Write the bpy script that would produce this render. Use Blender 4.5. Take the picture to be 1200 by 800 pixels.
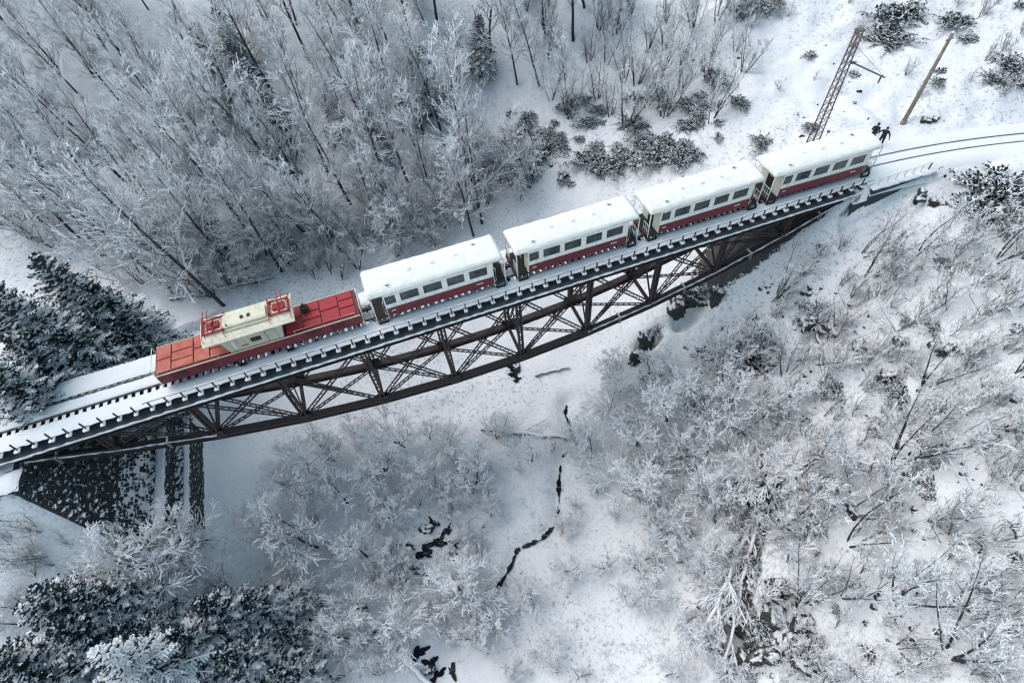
import bpy, math, random
import numpy as np
from mathutils import Vector, Matrix

for o in list(bpy.data.objects):
    bpy.data.objects.remove(o, do_unlink=True)
scene = bpy.context.scene
COL = scene.collection
rnd = random.Random(7)
R = math.radians

# ------------------------------------------------------------------ camera
# x runs along the bridge, y across it (away from the drone), z up from the sleepers
CAM = np.array([28.524, -25.275, 27.280])
YAW, PITCH, ROLL, FPX = -0.270, 0.643, -0.098, 652.63      # focal length in pixels of a 1200 wide picture
ROT = (Matrix.Rotation(YAW, 3, 'Z') @ Matrix.Rotation(PITCH, 3, 'X') @ Matrix.Rotation(ROLL, 3, 'Z'))
cam_data = bpy.data.cameras.new('camera')
cam_data.sensor_width = 36.0
cam_data.lens = FPX / 1200.0 * 36.0
cam_data.clip_end = 3000
cam = bpy.data.objects.new('camera', cam_data)
cam.matrix_world = Matrix.Translation(Vector(CAM)) @ ROT.to_4x4()
COL.objects.link(cam)
scene.camera = cam

# ------------------------------------------------------------------ light: overcast winter day
SUN_EL, SUN_AZ = 55.0, -50.0                                # azimuth from +y towards +x
world = bpy.data.worlds.new('World')
scene.world = world
world.use_nodes = True
wn = world.node_tree.nodes
wn.clear()
w_out = wn.new('ShaderNodeOutputWorld')
w_bg = wn.new('ShaderNodeBackground')
w_sky = wn.new('ShaderNodeTexSky')
w_sky.sky_type = 'NISHITA'
w_sky.sun_disc = False
w_sky.sun_elevation = R(SUN_EL)
w_sky.sun_rotation = R(SUN_AZ)
w_sky.air_density = 1.0
w_sky.dust_density = 2.0
w_hs = wn.new('ShaderNodeHueSaturation')
w_hs.inputs['Saturation'].default_value = 0.84
w_hs.inputs['Hue'].default_value = 0.462
w_bg.inputs['Strength'].default_value = 0.15
world.node_tree.links.new(w_sky.outputs[0], w_hs.inputs['Color'])
world.node_tree.links.new(w_hs.outputs[0], w_bg.inputs[0])
world.node_tree.links.new(w_bg.outputs[0], w_out.inputs[0])
sun_data = bpy.data.lights.new('sun', 'SUN')
sun_data.energy = 0.95
sun_data.angle = R(60)
sun_data.color = (1.0, 0.965, 0.91)
sun = bpy.data.objects.new('sun', sun_data)
sd = Vector((math.sin(R(SUN_AZ)) * math.cos(R(SUN_EL)), math.cos(R(SUN_AZ)) * math.cos(R(SUN_EL)), math.sin(R(SUN_EL))))
sun.rotation_euler = sd.to_track_quat('Z', 'Y').to_euler()
COL.objects.link(sun)
scene.view_settings.view_transform = 'Standard'
scene.view_settings.look = 'None'
scene.view_settings.gamma = 1.0
scene.view_settings.use_curve_mapping = False
scene.view_settings.exposure = 0.58
scene.render.engine = 'CYCLES'
scene.cycles.max_bounces = 5
scene.cycles.diffuse_bounces = 3
scene.cycles.glossy_bounces = 2
scene.cycles.use_denoising = True
scene.cycles.pixel_filter_type = 'BLACKMAN_HARRIS'
scene.cycles.filter_width = 1.25

# ------------------------------------------------------------------ materials
MATS = {}
def new_mat(name):
    m = bpy.data.materials.new(name)
    m.use_nodes = True
    nt = m.node_tree
    b = nt.nodes['Principled BSDF']
    MATS[name] = m
    return m, nt, b

def noise_node(nt, scale, detail=4, rough=0.55, coord='Object', vec=None):
    n = nt.nodes.new('ShaderNodeTexNoise')
    n.inputs['Scale'].default_value = scale
    n.inputs['Detail'].default_value = detail
    n.inputs['Roughness'].default_value = rough
    if vec is None:
        tc = nt.nodes.new('ShaderNodeTexCoord')
        vec = tc.outputs[coord]
    nt.links.new(vec, n.inputs['Vector'])
    return n

def ramp(nt, src, p0, p1, c0=(0, 0, 0, 1), c1=(1, 1, 1, 1)):
    r = nt.nodes.new('ShaderNodeValToRGB')
    r.color_ramp.elements[0].position = p0
    r.color_ramp.elements[1].position = p1
    r.color_ramp.elements[0].color = c0
    r.color_ramp.elements[1].color = c1
    nt.links.new(src, r.inputs[0])
    return r

def mixc(nt, fac, a, b):
    m = nt.nodes.new('ShaderNodeMix')
    m.data_type = 'RGBA'
    for sock, v in ((m.inputs['Factor'], fac), (m.inputs['A'], a), (m.inputs['B'], b)):
        pass
    ins = {'f': [i for i in m.inputs if i.name == 'Factor' and i.type == 'VALUE'][0],
           'a': [i for i in m.inputs if i.name == 'A' and i.type == 'RGBA'][0],
           'b': [i for i in m.inputs if i.name == 'B' and i.type == 'RGBA'][0]}
    for k, v in (('f', fac), ('a', a), ('b', b)):
        if hasattr(v, 'is_linked') or isinstance(v, bpy.types.NodeSocket):
            nt.links.new(v, ins[k])
        else:
            ins[k].default_value = v if k == 'f' else (*v[:3], 1)
    return [o for o in m.outputs if o.type == 'RGBA'][0]

def bump(nt, b, src, strength, dist):
    bp = nt.nodes.new('ShaderNodeBump')
    bp.inputs['Strength'].default_value = strength
    bp.inputs['Distance'].default_value = dist
    nt.links.new(src, bp.inputs['Height'])
    nt.links.new(bp.outputs[0], b.inputs['Normal'])

SNOW_A, SNOW_B = (0.83, 0.835, 0.85), (0.74, 0.75, 0.775)

def mat_plain(name, c0, c1=None, rough=0.7, scale=3.0, metal=0.0, bstr=0.0, spec=0.3, grime=0.0):
    m, nt, b = new_mat(name)
    b.inputs['Roughness'].default_value = rough
    b.inputs['Metallic'].default_value = metal
    b.inputs['Specular IOR Level'].default_value = spec
    if c1 is None:
        c1 = tuple(min(1, c * 0.72) for c in c0)
    n = noise_node(nt, scale, 5, 0.6)
    r = ramp(nt, n.outputs['Fac'], 0.35, 0.68)
    col = mixc(nt, r.outputs[0], c0, c1)
    if grime:                                              # rain streaks and dirt running down the panels
        tc = nt.nodes.new('ShaderNodeTexCoord'); mp = nt.nodes.new('ShaderNodeMapping'); mp.inputs['Scale'].default_value = (1, 1, .12)
        nt.links.new(tc.outputs['Object'], mp.inputs[0])
        gn = noise_node(nt, 5.0, 5, 0.65, vec=mp.outputs[0])
        gr = ramp(nt, gn.outputs['Fac'], 0.48, 0.72)
        gm = nt.nodes.new('ShaderNodeMath'); gm.operation = 'MULTIPLY'; gm.inputs[1].default_value = grime
        nt.links.new(gr.outputs[0], gm.inputs[0])
        col = mixc(nt, gm.outputs[0], col, (0.05, 0.045, 0.04))
    nt.links.new(col, b.inputs['Base Color'])
    if bstr:
        n2 = noise_node(nt, scale * 4, 4)
        bump(nt, b, n2.outputs['Fac'], bstr, 0.02)
    return m

def mat_snowed(name, c0, c1, lo, hi, rough=0.85, scale=2.0, nscale=5.0, amount=0.35, nrm='True Normal', bd=0.05):
    """a dark surface with snow lying on whatever faces up (world normal), broken by noise"""
    m, nt, b = new_mat(name)
    b.inputs['Roughness'].default_value = rough
    b.inputs['Specular IOR Level'].default_value = 0.2
    g = nt.nodes.new('ShaderNodeNewGeometry')
    sep = nt.nodes.new('ShaderNodeSeparateXYZ')
    nt.links.new(g.outputs[nrm], sep.inputs[0])
    n = noise_node(nt, nscale, 4, 0.6, vec=g.outputs['Position'])
    ma = nt.nodes.new('ShaderNodeMath'); ma.operation = 'MULTIPLY_ADD'
    nt.links.new(n.outputs['Fac'], ma.inputs[0])
    ma.inputs[1].default_value = amount * 2
    ma.inputs[2].default_value = -amount
    ad = nt.nodes.new('ShaderNodeMath'); ad.operation = 'ADD'
    nt.links.new(sep.outputs[2], ad.inputs[0]); nt.links.new(ma.outputs[0], ad.inputs[1])
    r = ramp(nt, ad.outputs[0], lo, hi)
    n2 = noise_node(nt, scale, 5, 0.6, vec=g.outputs['Position'])
    base = mixc(nt, n2.outputs['Fac'], c0, c1)
    nt.links.new(mixc(nt, r.outputs[0], base, SNOW_A), b.inputs['Base Color'])
    bump(nt, b, n2.outputs['Fac'], 0.4 if bd < .1 else .9, bd)
    return m

def mat_snow():
    m, nt, b = new_mat('snow')
    b.inputs['Roughness'].default_value = 0.75
    b.inputs['Specular IOR Level'].default_value = 0.25
    n = noise_node(nt, 3.0, 5, 0.6)
    nt.links.new(mixc(nt, n.outputs['Fac'], SNOW_A, SNOW_B), b.inputs['Base Color'])
    n2 = noise_node(nt, 9.0, 5, 0.7)
    bump(nt, b, n2.outputs['Fac'], 0.35, 0.06)
mat_snow()

def mat_ground():
    m, nt, b = new_mat('ground_snow')
    b.inputs['Roughness'].default_value = 0.8
    b.inputs['Specular IOR Level'].default_value = 0.2
    n = noise_node(nt, 0.35, 6, 0.6)
    base = mixc(nt, n.outputs['Fac'], SNOW_A, SNOW_B)
    # dead grass, litter and stones poking through in patches
    np_ = noise_node(nt, 0.11, 3, 0.5)
    rp = ramp(nt, np_.outputs['Fac'], 0.34, 0.60)
    ns = noise_node(nt, 3.4, 6, 0.72)
    rs = ramp(nt, ns.outputs['Fac'], 0.53, 0.63)
    mu = nt.nodes.new('ShaderNodeMath'); mu.operation = 'MULTIPLY'
    nt.links.new(rp.outputs[0], mu.inputs[0]); nt.links.new(rs.outputs[0], mu.inputs[1])
    # bare earth and rock where the ground is too steep to hold snow
    g = nt.nodes.new('ShaderNodeNewGeometry')
    sep = nt.nodes.new('ShaderNodeSeparateXYZ')
    nt.links.new(g.outputs['Normal'], sep.inputs[0])
    ad = nt.nodes.new('ShaderNodeMath'); ad.operation = 'MULTIPLY_ADD'
    nt.links.new(ns.outputs['Fac'], ad.inputs[0]); ad.inputs[1].default_value = 0.5
    nt.links.new(sep.outputs[2], ad.inputs[2])
    rst = ramp(nt, ad.outputs[0], 0.62, 0.76, (1, 1, 1, 1), (0, 0, 0, 1))
    mx = nt.nodes.new('ShaderNodeMath'); mx.operation = 'MAXIMUM'
    m6 = nt.nodes.new('ShaderNodeMath'); m6.operation = 'MULTIPLY'
    nt.links.new(mu.outputs[0], m6.inputs[0]); m6.inputs[1].default_value = 0.55
    nt.links.new(m6.outputs[0], mx.inputs[0]); nt.links.new(rst.outputs[0], mx.inputs[1])
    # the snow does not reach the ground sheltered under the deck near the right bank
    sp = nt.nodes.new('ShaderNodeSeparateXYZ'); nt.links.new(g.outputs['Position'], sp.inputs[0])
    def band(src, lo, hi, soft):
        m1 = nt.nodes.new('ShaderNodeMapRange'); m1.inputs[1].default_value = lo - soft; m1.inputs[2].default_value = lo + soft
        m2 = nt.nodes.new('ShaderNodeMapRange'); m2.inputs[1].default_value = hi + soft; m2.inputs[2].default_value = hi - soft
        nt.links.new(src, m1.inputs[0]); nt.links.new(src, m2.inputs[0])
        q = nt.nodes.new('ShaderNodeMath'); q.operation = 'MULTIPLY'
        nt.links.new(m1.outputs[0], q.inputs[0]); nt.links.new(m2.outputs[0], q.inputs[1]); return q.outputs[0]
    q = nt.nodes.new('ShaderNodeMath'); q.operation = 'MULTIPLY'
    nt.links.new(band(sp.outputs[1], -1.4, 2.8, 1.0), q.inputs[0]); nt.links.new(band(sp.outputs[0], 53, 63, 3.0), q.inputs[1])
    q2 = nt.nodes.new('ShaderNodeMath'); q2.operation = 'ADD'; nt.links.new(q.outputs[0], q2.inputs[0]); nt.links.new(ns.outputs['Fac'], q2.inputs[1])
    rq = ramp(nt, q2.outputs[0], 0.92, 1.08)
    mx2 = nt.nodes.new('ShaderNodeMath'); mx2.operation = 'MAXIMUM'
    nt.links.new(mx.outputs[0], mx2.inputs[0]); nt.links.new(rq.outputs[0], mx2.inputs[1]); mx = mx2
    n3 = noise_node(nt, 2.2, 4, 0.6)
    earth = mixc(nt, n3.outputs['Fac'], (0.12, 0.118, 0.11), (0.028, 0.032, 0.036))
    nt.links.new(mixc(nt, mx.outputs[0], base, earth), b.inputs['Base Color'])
    n4 = noise_node(nt, 1.6, 8, 0.68)
    bump(nt, b, n4.outputs['Fac'], 0.55, 0.22)
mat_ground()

mat_snowed('bark', (0.026, 0.032, 0.036), (0.075, 0.077, 0.078), 0.42, 0.60, scale=4, nscale=2.5, amount=0.45)
mat_snowed('twig', (0.085, 0.095, 0.10), (0.24, 0.24, 0.235), 0.30, 0.52, scale=4, nscale=3.0, amount=0.40)
mat_snowed('dry_twig', (0.075, 0.075, 0.075), (0.20, 0.18, 0.16), 0.45, 0.68, scale=4, nscale=3.0, amount=0.40)
mat_snowed('needles', (0.006, 0.016, 0.021), (0.022, 0.039, 0.045), 0.94, 1.16, scale=3, nscale=2.0, amount=0.35)
mat_snowed('leaf', (0.016, 0.03, 0.03), (0.055, 0.072, 0.065), 0.72, 0.92, scale=3, nscale=2.0, amount=0.30)
mat_snowed('rock', (0.022, 0.026, 0.03), (0.10, 0.10, 0.098), 0.62, 0.80, scale=3.5, nscale=3.4, amount=0.55, nrm='Normal', bd=.3)
mat_snowed('steel', (0.022, 0.020, 0.022), (0.080, 0.060, 0.058), 1.04, 1.27, rough=0.7, scale=3, nscale=1.3, amount=0.30)
mat_snowed('steel_light', (0.16, 0.15, 0.15), (0.26, 0.25, 0.25), 0.72, 0.95, rough=0.6, scale=3, nscale=3, amount=0.30)
mat_snowed('sleeper_wood', (0.03, 0.028, 0.028), (0.08, 0.07, 0.062), 0.55, 0.75, scale=4, nscale=3, amount=0.30)
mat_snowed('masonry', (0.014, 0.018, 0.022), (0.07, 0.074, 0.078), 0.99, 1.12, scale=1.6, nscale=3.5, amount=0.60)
mat_snowed('flange_steel', (0.08, 0.09, 0.105), (0.17, 0.185, 0.205), 1.03, 1.28, rough=0.7, scale=3, nscale=1.5, amount=0.3)
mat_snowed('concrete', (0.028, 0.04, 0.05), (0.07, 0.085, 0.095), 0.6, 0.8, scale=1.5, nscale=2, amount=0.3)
mat_plain('rail_steel', (0.20, 0.19, 0.20), (0.10, 0.085, 0.08), 0.45, 4, 0.4)
mat_plain('loco_red', (0.17, 0.011, 0.020), (0.11, 0.008, 0.016), 0.42, 1.2, spec=0.4, grime=0.5)
mat_plain('loco_deck_red', (0.40, 0.028, 0.034), (0.30, 0.022, 0.030), 0.55, 1.6, grime=0.4)
mat_plain('loco_deck_orange', (0.54, 0.155, 0.105), (0.40, 0.075, 0.058), 0.6, 1.6, grime=0.4)
mat_plain('loco_red_bright', (0.40, 0.028, 0.03), (0.28, 0.022, 0.028), 0.55, 3)
mat_plain('loco_cream', (0.74, 0.69, 0.54), (0.64, 0.58, 0.45), 0.5, 1.0, grime=0.3)
mat_plain('loco_grey_cream', (0.44, 0.43, 0.34), (0.36, 0.35, 0.28), 0.5, 1.0, grime=0.35)
mat_plain('coach_red', (0.17, 0.011, 0.024), (0.12, 0.009, 0.019), 0.38, 1.0, spec=0.45, grime=0.45)
mat_plain('coach_cream', (0.74, 0.71, 0.60), (0.66, 0.63, 0.53), 0.45, 1.2)
mat_plain('coach_white', (0.80, 0.79, 0.74), (0.72, 0.71, 0.66), 0.5, 1.2, grime=0.22)
mat_plain('underframe', (0.02, 0.02, 0.022), (0.05, 0.045, 0.04), 0.8, 3)
mat_plain('rubber', (0.015, 0.015, 0.016), None, 0.8, 3)
mat_plain('pole_wood', (0.30, 0.25, 0.20), (0.16, 0.13, 0.11), 0.85, 3, bstr=0.3)
mat_plain('mast_steel', (0.19, 0.16, 0.15), (0.10, 0.075, 0.07), 0.7, 3)
mat_plain('porcelain', (0.25, 0.10, 0.06), None, 0.3, 3)
mat_plain('jacket', (0.012, 0.014, 0.018), (0.03, 0.032, 0.038), 0.85, 6)
mat_plain('trousers', (0.02, 0.024, 0.034), (0.035, 0.04, 0.05), 0.85, 6)
mat_plain('skin', (0.42, 0.26, 0.19), None, 0.6, 8)
mat_plain('hair', (0.015, 0.012, 0.01), None, 0.7, 8)
mat_plain('roof_snow', (0.86, 0.845, 0.80), (0.79, 0.775, 0.73), 0.75, 1.3, bstr=0.2)
mat_plain('lettering', (0.75, 0.74, 0.70), (0.7, 0.69, 0.66), 0.5, 2)

def mat_glass():
    m, nt, b = new_mat('window_glass')
    n = noise_node(nt, 1.7, 3, 0.6)
    nt.links.new(mixc(nt, ramp(nt, n.outputs['Fac'], .35, .7).outputs[0], (0.010, 0.018, 0.022), (0.06, 0.085, 0.09)), b.inputs['Base Color'])
    b.inputs['Roughness'].default_value = 0.08
    b.inputs['Specular IOR Level'].default_value = 0.6
mat_glass()
def mat_water():
    m, nt, b = new_mat('creek_water')
    n = noise_node(nt, 2.0, 3, 0.5)
    nt.links.new(mixc(nt, n.outputs['Fac'], (0.004, 0.006, 0.009), (0.012, 0.016, 0.02)), b.inputs['Base Color'])
    b.inputs['Roughness'].default_value = 0.3
    b.inputs['Specular IOR Level'].default_value = 0.08
mat_water()

# ------------------------------------------------------------------ mesh helpers
class MB:
    """collects geometry; build() links it as one mesh object"""
    def __init__(self):
        self.v, self.f, self.m = [], [], []
    def add(self, verts, faces, mi=0):
        b = len(self.v)
        self.v.extend([tuple(map(float, p)) for p in verts])
        self.f.extend([tuple(i + b for i in f) for f in faces])
        self.m.extend([mi] * len(faces))
        return self
    def box(self, x0, x1, y0, y1, z0, z1, mi=0, top=None):
        vs = [(x0, y0, z0), (x1, y0, z0), (x1, y1, z0), (x0, y1, z0), (x0, y0, z1), (x1, y0, z1), (x1, y1, z1), (x0, y1, z1)]
        fs = [(0, 3, 2, 1), (0, 1, 5, 4), (1, 2, 6, 5), (2, 3, 7, 6), (3, 0, 4, 7)]
        self.add(vs, fs, mi)
        b = len(self.v) - 8
        self.f.append((b + 4, b + 5, b + 6, b + 7)); self.m.append(mi if top is None else top)
        return self
    def beam(self, a, b, w, h, up=(0, 0, 1), mi=0):
        a = Vector(a); b = Vector(b); d = (b - a).normalized(); u = Vector(up)
        s = d.cross(u)
        if s.length < 1e-4: s = d.cross(Vector((0, 1, 0)))
        s.normalize(); u = s.cross(d).normalized()
        s = s * (w / 2); u = u * (h / 2)
        vs = [a - s - u, a + s - u, a + s + u, a - s + u, b - s - u, b + s - u, b + s + u, b - s + u]
        self.add(vs, [(3, 2, 1, 0), (4, 5, 6, 7), (0, 1, 5, 4), (1, 2, 6, 5), (2, 3, 7, 6), (3, 0, 4, 7)], mi)
        return self
    def tube(self, pts, rad, k=6, mi=0, cap=True):
        pts = np.asarray(pts, float); n = len(pts)
        rad = np.broadcast_to(np.asarray(rad, float), (n,))
        t = np.gradient(pts, axis=0); t /= np.linalg.norm(t, axis=1)[:, None] + 1e-9
        ref = np.array([0., 0, 1]) if abs(t[0][2]) < 0.9 else np.array([1., 0, 0])
        s = np.cross(t, ref); s /= np.linalg.norm(s, axis=1)[:, None] + 1e-9
        u = np.cross(s, t)
        ang = np.arange(k) * 2 * math.pi / k
        ring = pts[:, None, :] + rad[:, None, None] * (np.cos(ang)[None, :, None] * s[:, None, :] + np.sin(ang)[None, :, None] * u[:, None, :])
        fs = []
        for i in range(n - 1):
            for j in range(k):
                j2 = (j + 1) % k
                fs.append((i * k + j, (i + 1) * k + j, (i + 1) * k + j2, i * k + j2))
        if cap:
            fs.append(tuple(range(k))); fs.append(tuple((n - 1) * k + j for j in reversed(range(k))))
        return self.add(ring.reshape(-1, 3), fs, mi)
    def prism(self, sect, x0, x1, mi=0):
        """closed (y,z) section swept along x"""
        n = len(sect)
        vs = [(x0, y, z) for y, z in sect] + [(x1, y, z) for y, z in sect]
        fs = [(i, (i + 1) % n, n + (i + 1) % n, n + i) for i in range(n)]
        fs += [tuple(reversed(range(n))), tuple(range(n, 2 * n))]
        return self.add(vs, fs, mi)
    def mesh(self, name, mats, smooth=False):
        me = bpy.data.meshes.new(name)
        me.from_pydata(self.v, [], self.f)
        for mm in mats: me.materials.append(MATS[mm])
        if len(mats) > 1: me.polygons.foreach_set('material_index', self.m)
        if smooth: me.polygons.foreach_set('use_smooth', [True] * len(me.polygons))
        me.update()
        return me
    def build(self, name, mats, parent=None, smooth=False, loc=(0, 0, 0)):
        if isinstance(mats, str): mats = [mats]
        return link(name, self.mesh(name, mats, smooth), parent, loc)

def link(name, me, parent=None, loc=(0, 0, 0)):
    o = bpy.data.objects.new(name, me)
    COL.objects.link(o)
    o.parent = parent
    o.location = loc
    return o

def tag(o, label=None, cat=None, group=None, kind=None):
    if label: o['label'] = label
    if cat: o['category'] = cat
    if group: o['group'] = group
    if kind: o['kind'] = kind
    return o

def thing(name, label, cat, loc=(0, 0, 0), rz=0.0, group=None):
    o = bpy.data.objects.new(name, None)
    COL.objects.link(o)
    o.location = loc; o.rotation_euler = (0, 0, rz)
    o.empty_display_size = 0.3
    return tag(o, label, cat, group)

def copy_tree(o, parent=None):
    c = o.copy(); COL.objects.link(c); c.parent = parent
    for ch in o.children: copy_tree(ch, c)
    return c

# ------------------------------------------------------------------ terrain
RS = np.random.RandomState(3)
LAT = RS.rand(256, 256)
def vnoise(x, y):
    xi = np.floor(x).astype(int); yi = np.floor(y).astype(int)
    fx = x - xi; fy = y - yi
    fx = fx * fx * (3 - 2 * fx); fy = fy * fy * (3 - 2 * fy)
    a = LAT[xi & 255, yi & 255]; b = LAT[(xi + 1) & 255, yi & 255]
    c = LAT[xi & 255, (yi + 1) & 255]; d = LAT[(xi + 1) & 255, (yi + 1) & 255]
    return (a * (1 - fx) + b * fx) * (1 - fy) + (c * (1 - fx) + d * fx) * fy - 0.5
def fbm(x, y, s, o=4):
    r = 0; a = 1.0
    for i in range(o):
        r = r + a * vnoise(x / s + 17.3 * i, y / s + 9.1 * i); s *= 0.5; a *= 0.52
    return r

ROTN = np.array(ROT)
def ray(px, py):
    d = ROTN @ np.array([(px - 600) / FPX, -(py - 400) / FPX, -1.0])
    return d
def at(px, py, z):
    d = ray(px, py); return CAM + d * (z - CAM[2]) / d[2]

# surveyed spot heights: where the line of sight of the survey photo meets height z
SPOTS = [  # right bank
    (1000, 330, -4.6), (900, 330, -6.5), (840, 345, -8.2), (1150, 300, -1.8), (1190, 400, -1.8), (1100, 450, -4.0), (1000, 430, -7.2),
    (930, 400, -8.4), (880, 440, -11.5), (1180, 600, -3.2), (1050, 600, -7.5), (900, 560, -12.5), (960, 700, -10), (860, 700, -14.5),
    (1000, 790, -9), (1190, 780, -4), (780, 470, -15), (780, 620, -16.5), (740, 760, -17.5), (700, 420, -16.8),
    # creek and floor
    (650, 590, -19), (600, 650, -19.2), (505, 640, -19), (500, 770, -19.8), (665, 480, -18.3), (600, 440, -17.6), (560, 380, -16.6),
    (480, 520, -17), (400, 600, -17.2), (300, 560, -13), (245, 610, -10), (350, 700, -17.2), (240, 700, -12.4), (150, 720, -12.8),
    (0, 700, -9.0), (0, 790, -11), (150, 790, -13.5), (300, 790, -16.5), (430, 790, -19), (680, 790, -19),
    # behind the bridge
    (120, 540, -9.5), (300, 470, -14.5), (300, 350, -13.5), (450, 290, -12.5), (200, 360, -12.3), (600, 240, -10.5), (560, 190, -9.5), (640, 190, -8.2),
    (700, 180, -6.4), (780, 185, -5), (850, 165, -3.0), (700, 110, -4.6), (800, 90, -2.2), (900, 90, -0.6), (955, 158, -0.3),
    (1057, 145, 0.15), (1000, 50, 0.9), (1100, 60, 1.4), (1100, 0, 4.0), (1195, 60, 2.5), (1195, 120, 0.8), (900, 0, 2.5), (700, 0, 1.5), (500, 0, 1.5),
    (500, 100, -4.5), (400, 200, -9.5), (300, 100, -4.5), (300, 0, 0.5), (100, 200, -8.5), (0, 250, -9.0), (100, 50, -1.0), (0, 0, 2.5), (0, 380, -10), (60, 330, -10.5)]
SP = np.array([[*at(px, py, z)[:2], z] for px, py, z in SPOTS])
def tps_k(r2): return 0.5 * r2 * np.log(r2 + 1e-9)
_n = len(SP)
_A = np.zeros((_n + 3, _n + 3))
_d2 = ((SP[:, None, :2] - SP[None, :, :2]) ** 2).sum(2)
_A[:_n, :_n] = tps_k(_d2) + np.eye(_n) * 60.0
_A[:_n, _n] = 1; _A[:_n, _n + 1:] = SP[:, :2]; _A[_n, :_n] = 1; _A[_n + 1:, :_n] = SP[:, :2].T
_W = np.linalg.solve(_A, np.concatenate([SP[:, 2], np.zeros(3)]))
def track_y(x):
    return np.where(x > 60.5, -(np.maximum(x, 60.5) - 60.5) ** 2 / 118.0, 0.0)
CREEK_PX = [(664, 476), (662, 486), (668, 500), (670, 520), (658, 535), (655, 560), (655, 590), (650, 612), (635, 628), (615, 636), (605, 640), (598, 658), (588, 674), (575, 692),
            (545, 700), (528, 726), (515, 760), (500, 790), (480, 830)]
CREEK = np.array([at(px, py, -18.8)[:2] for px, py in CREEK_PX])
CLEFT = np.array([at(px, py, z)[:2] for px, py, z in ((893, 575, -12.8), (876, 640, -13.6), (862, 700, -14.3), (858, 750, -15), (860, 830, -15.5))])
HOLLOWS = [(*at(px, py, z)[:2], r, d) for px, py, z, r, d in ((890, 425, -10.5, 1.4, 1.9), (960, 388, -7.6, 1.2, 1.3), (815, 352, -9, 1.7, 1.8), (905, 575, -12, .9, 1.3), (1040, 445, -6, .8, 1.0), (760, 410, -14.5, 1.1, 1.6), (1075, 240, -1.2, .6, .7), (920, 700, -12, 1.0, 1.4), (945, 755, -11, .9, 1.2), (1110, 330, -3, .7, .9), (1000, 360, -5.8, .8, .9), (850, 390, -9.5, .9, 1.2), (1140, 430, -3.2, .7, .9))]
def seg_dist(x, y, P):
    best = np.full(np.shape(x), 1e9)
    for a, b in zip(P[:-1], P[1:]):
        ab = b - a; t = np.clip(((x - a[0]) * ab[0] + (y - a[1]) * ab[1]) / (ab @ ab), 0, 1)
        best = np.minimum(best, np.hypot(x - a[0] - t * ab[0], y - a[1] - t * ab[1]))
    return best
def H(x, y, detail=True):
    x = np.asarray(x, float); y = np.asarray(y, float)
    sh = x.shape; x = x.ravel(); y = y.ravel()
    z = np.empty(len(x))
    for i in range(0, len(x), 20000):
        xs, ys = x[i:i + 20000], y[i:i + 20000]
        k = tps_k((xs[:, None] - SP[None, :, 0]) ** 2 + (ys[:, None] - SP[None, :, 1]) ** 2)
        z[i:i + 20000] = k @ _W[:_n] + _W[_n] + _W[_n + 1] * xs + _W[_n + 2] * ys
    r = np.hypot((x - 38) / 1.15, y - 22)
    t = np.clip((r - 62) / 70, 0, 1); t = t * t * (3 - 2 * t)
    far = 6 + 0.05 * r + 14 * fbm(x, y, 90, 3)
    z = np.clip(z, -26, 40) * (1 - t) + far * t
    if detail:
        rough = 0.5 + 0.9 * np.clip((x - 46) / 12, 0, 1)
        z = z + rough * (0.75 * fbm(x, y, 4.5, 3) + 0.34 * fbm(x + 50, y, 1.2, 2))
        for hx, hy, hr, hd in HOLLOWS:
            q = np.hypot(x - hx + .5 * fbm(x, y, 1.6, 2), (y - hy + .5 * fbm(x + 7, y, 1.6, 2)) * 1.5) / hr
            z = z - hd * np.exp(-q ** 4)
        d = seg_dist(x, y, CREEK)
        z = z - 0.55 * np.exp(-(d / 0.7) ** 2)
        z = z - 1.7 * np.exp(-(seg_dist(x + .5 * fbm(x, y, 1.5, 2), y + .5 * fbm(x + 9, y, 1.5, 2), CLEFT) / 0.7) ** 4)
    # embankments carrying the track at both ends of the bridge
    yc = track_y(x)
    ay = np.abs(y - yc)
    left = -0.95 - np.where(y < 0, 1.25, 0.8) * np.maximum(0, ay - 3.4)
    left = np.minimum(left, -1.6 - 1.6 * (x - 4.3))
    right = -0.16 - np.where(y < yc, 1.0, 0.62) * np.maximum(0, ay - 2.2) - 1.05 * np.maximum(0, 62.6 - x)
    right = right - 2.6 * np.clip((ay - 2.35) / .3, 0, 1) * np.clip((69.5 - x) / 6.0, 0, 1) * (y < yc) * (x > 61)
    nz = 0.25 * fbm(x, y, 2.3, 3) if detail else 0
    flat = (x > 61.5) & (ay < 2.3)
    z = np.maximum(z, np.maximum(left, right) + np.where(ay < 2.6, 0, nz))
    z = np.where((ay < 2.4) & ((x > 62.6) | (x < 3.2)), np.minimum(z, np.where(x > 30, -0.16, -0.85)), z)
    # cutting on the uphill side of the track
    cut = -0.16 + 0.75 * np.maximum(0, ay - 2.4)
    z = np.where((x > 62.6) | (x < 3.2), np.minimum(z, np.where(y > yc, cut + np.where(ay < 2.4, 0, nz), z)), z)
    return z.reshape(sh)
def axis(lo, hi, a, b, step, g=1.09):
    c = list(np.arange(a, b + 1e-6, step))
    s = step; v = b
    while v < hi: s *= g; v += s; c.append(v)
    s = step; v = a
    while v > lo: s *= g; v -= s; c.insert(0, v)
    return np.array(c)
gx = axis(-420, 520, -6, 90, 0.36)
gy = axis(-420, 560, -33, 48, 0.36)
GX, GY = np.meshgrid(gx, gy, indexing='ij')
GZ = H(GX, GY)
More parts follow.
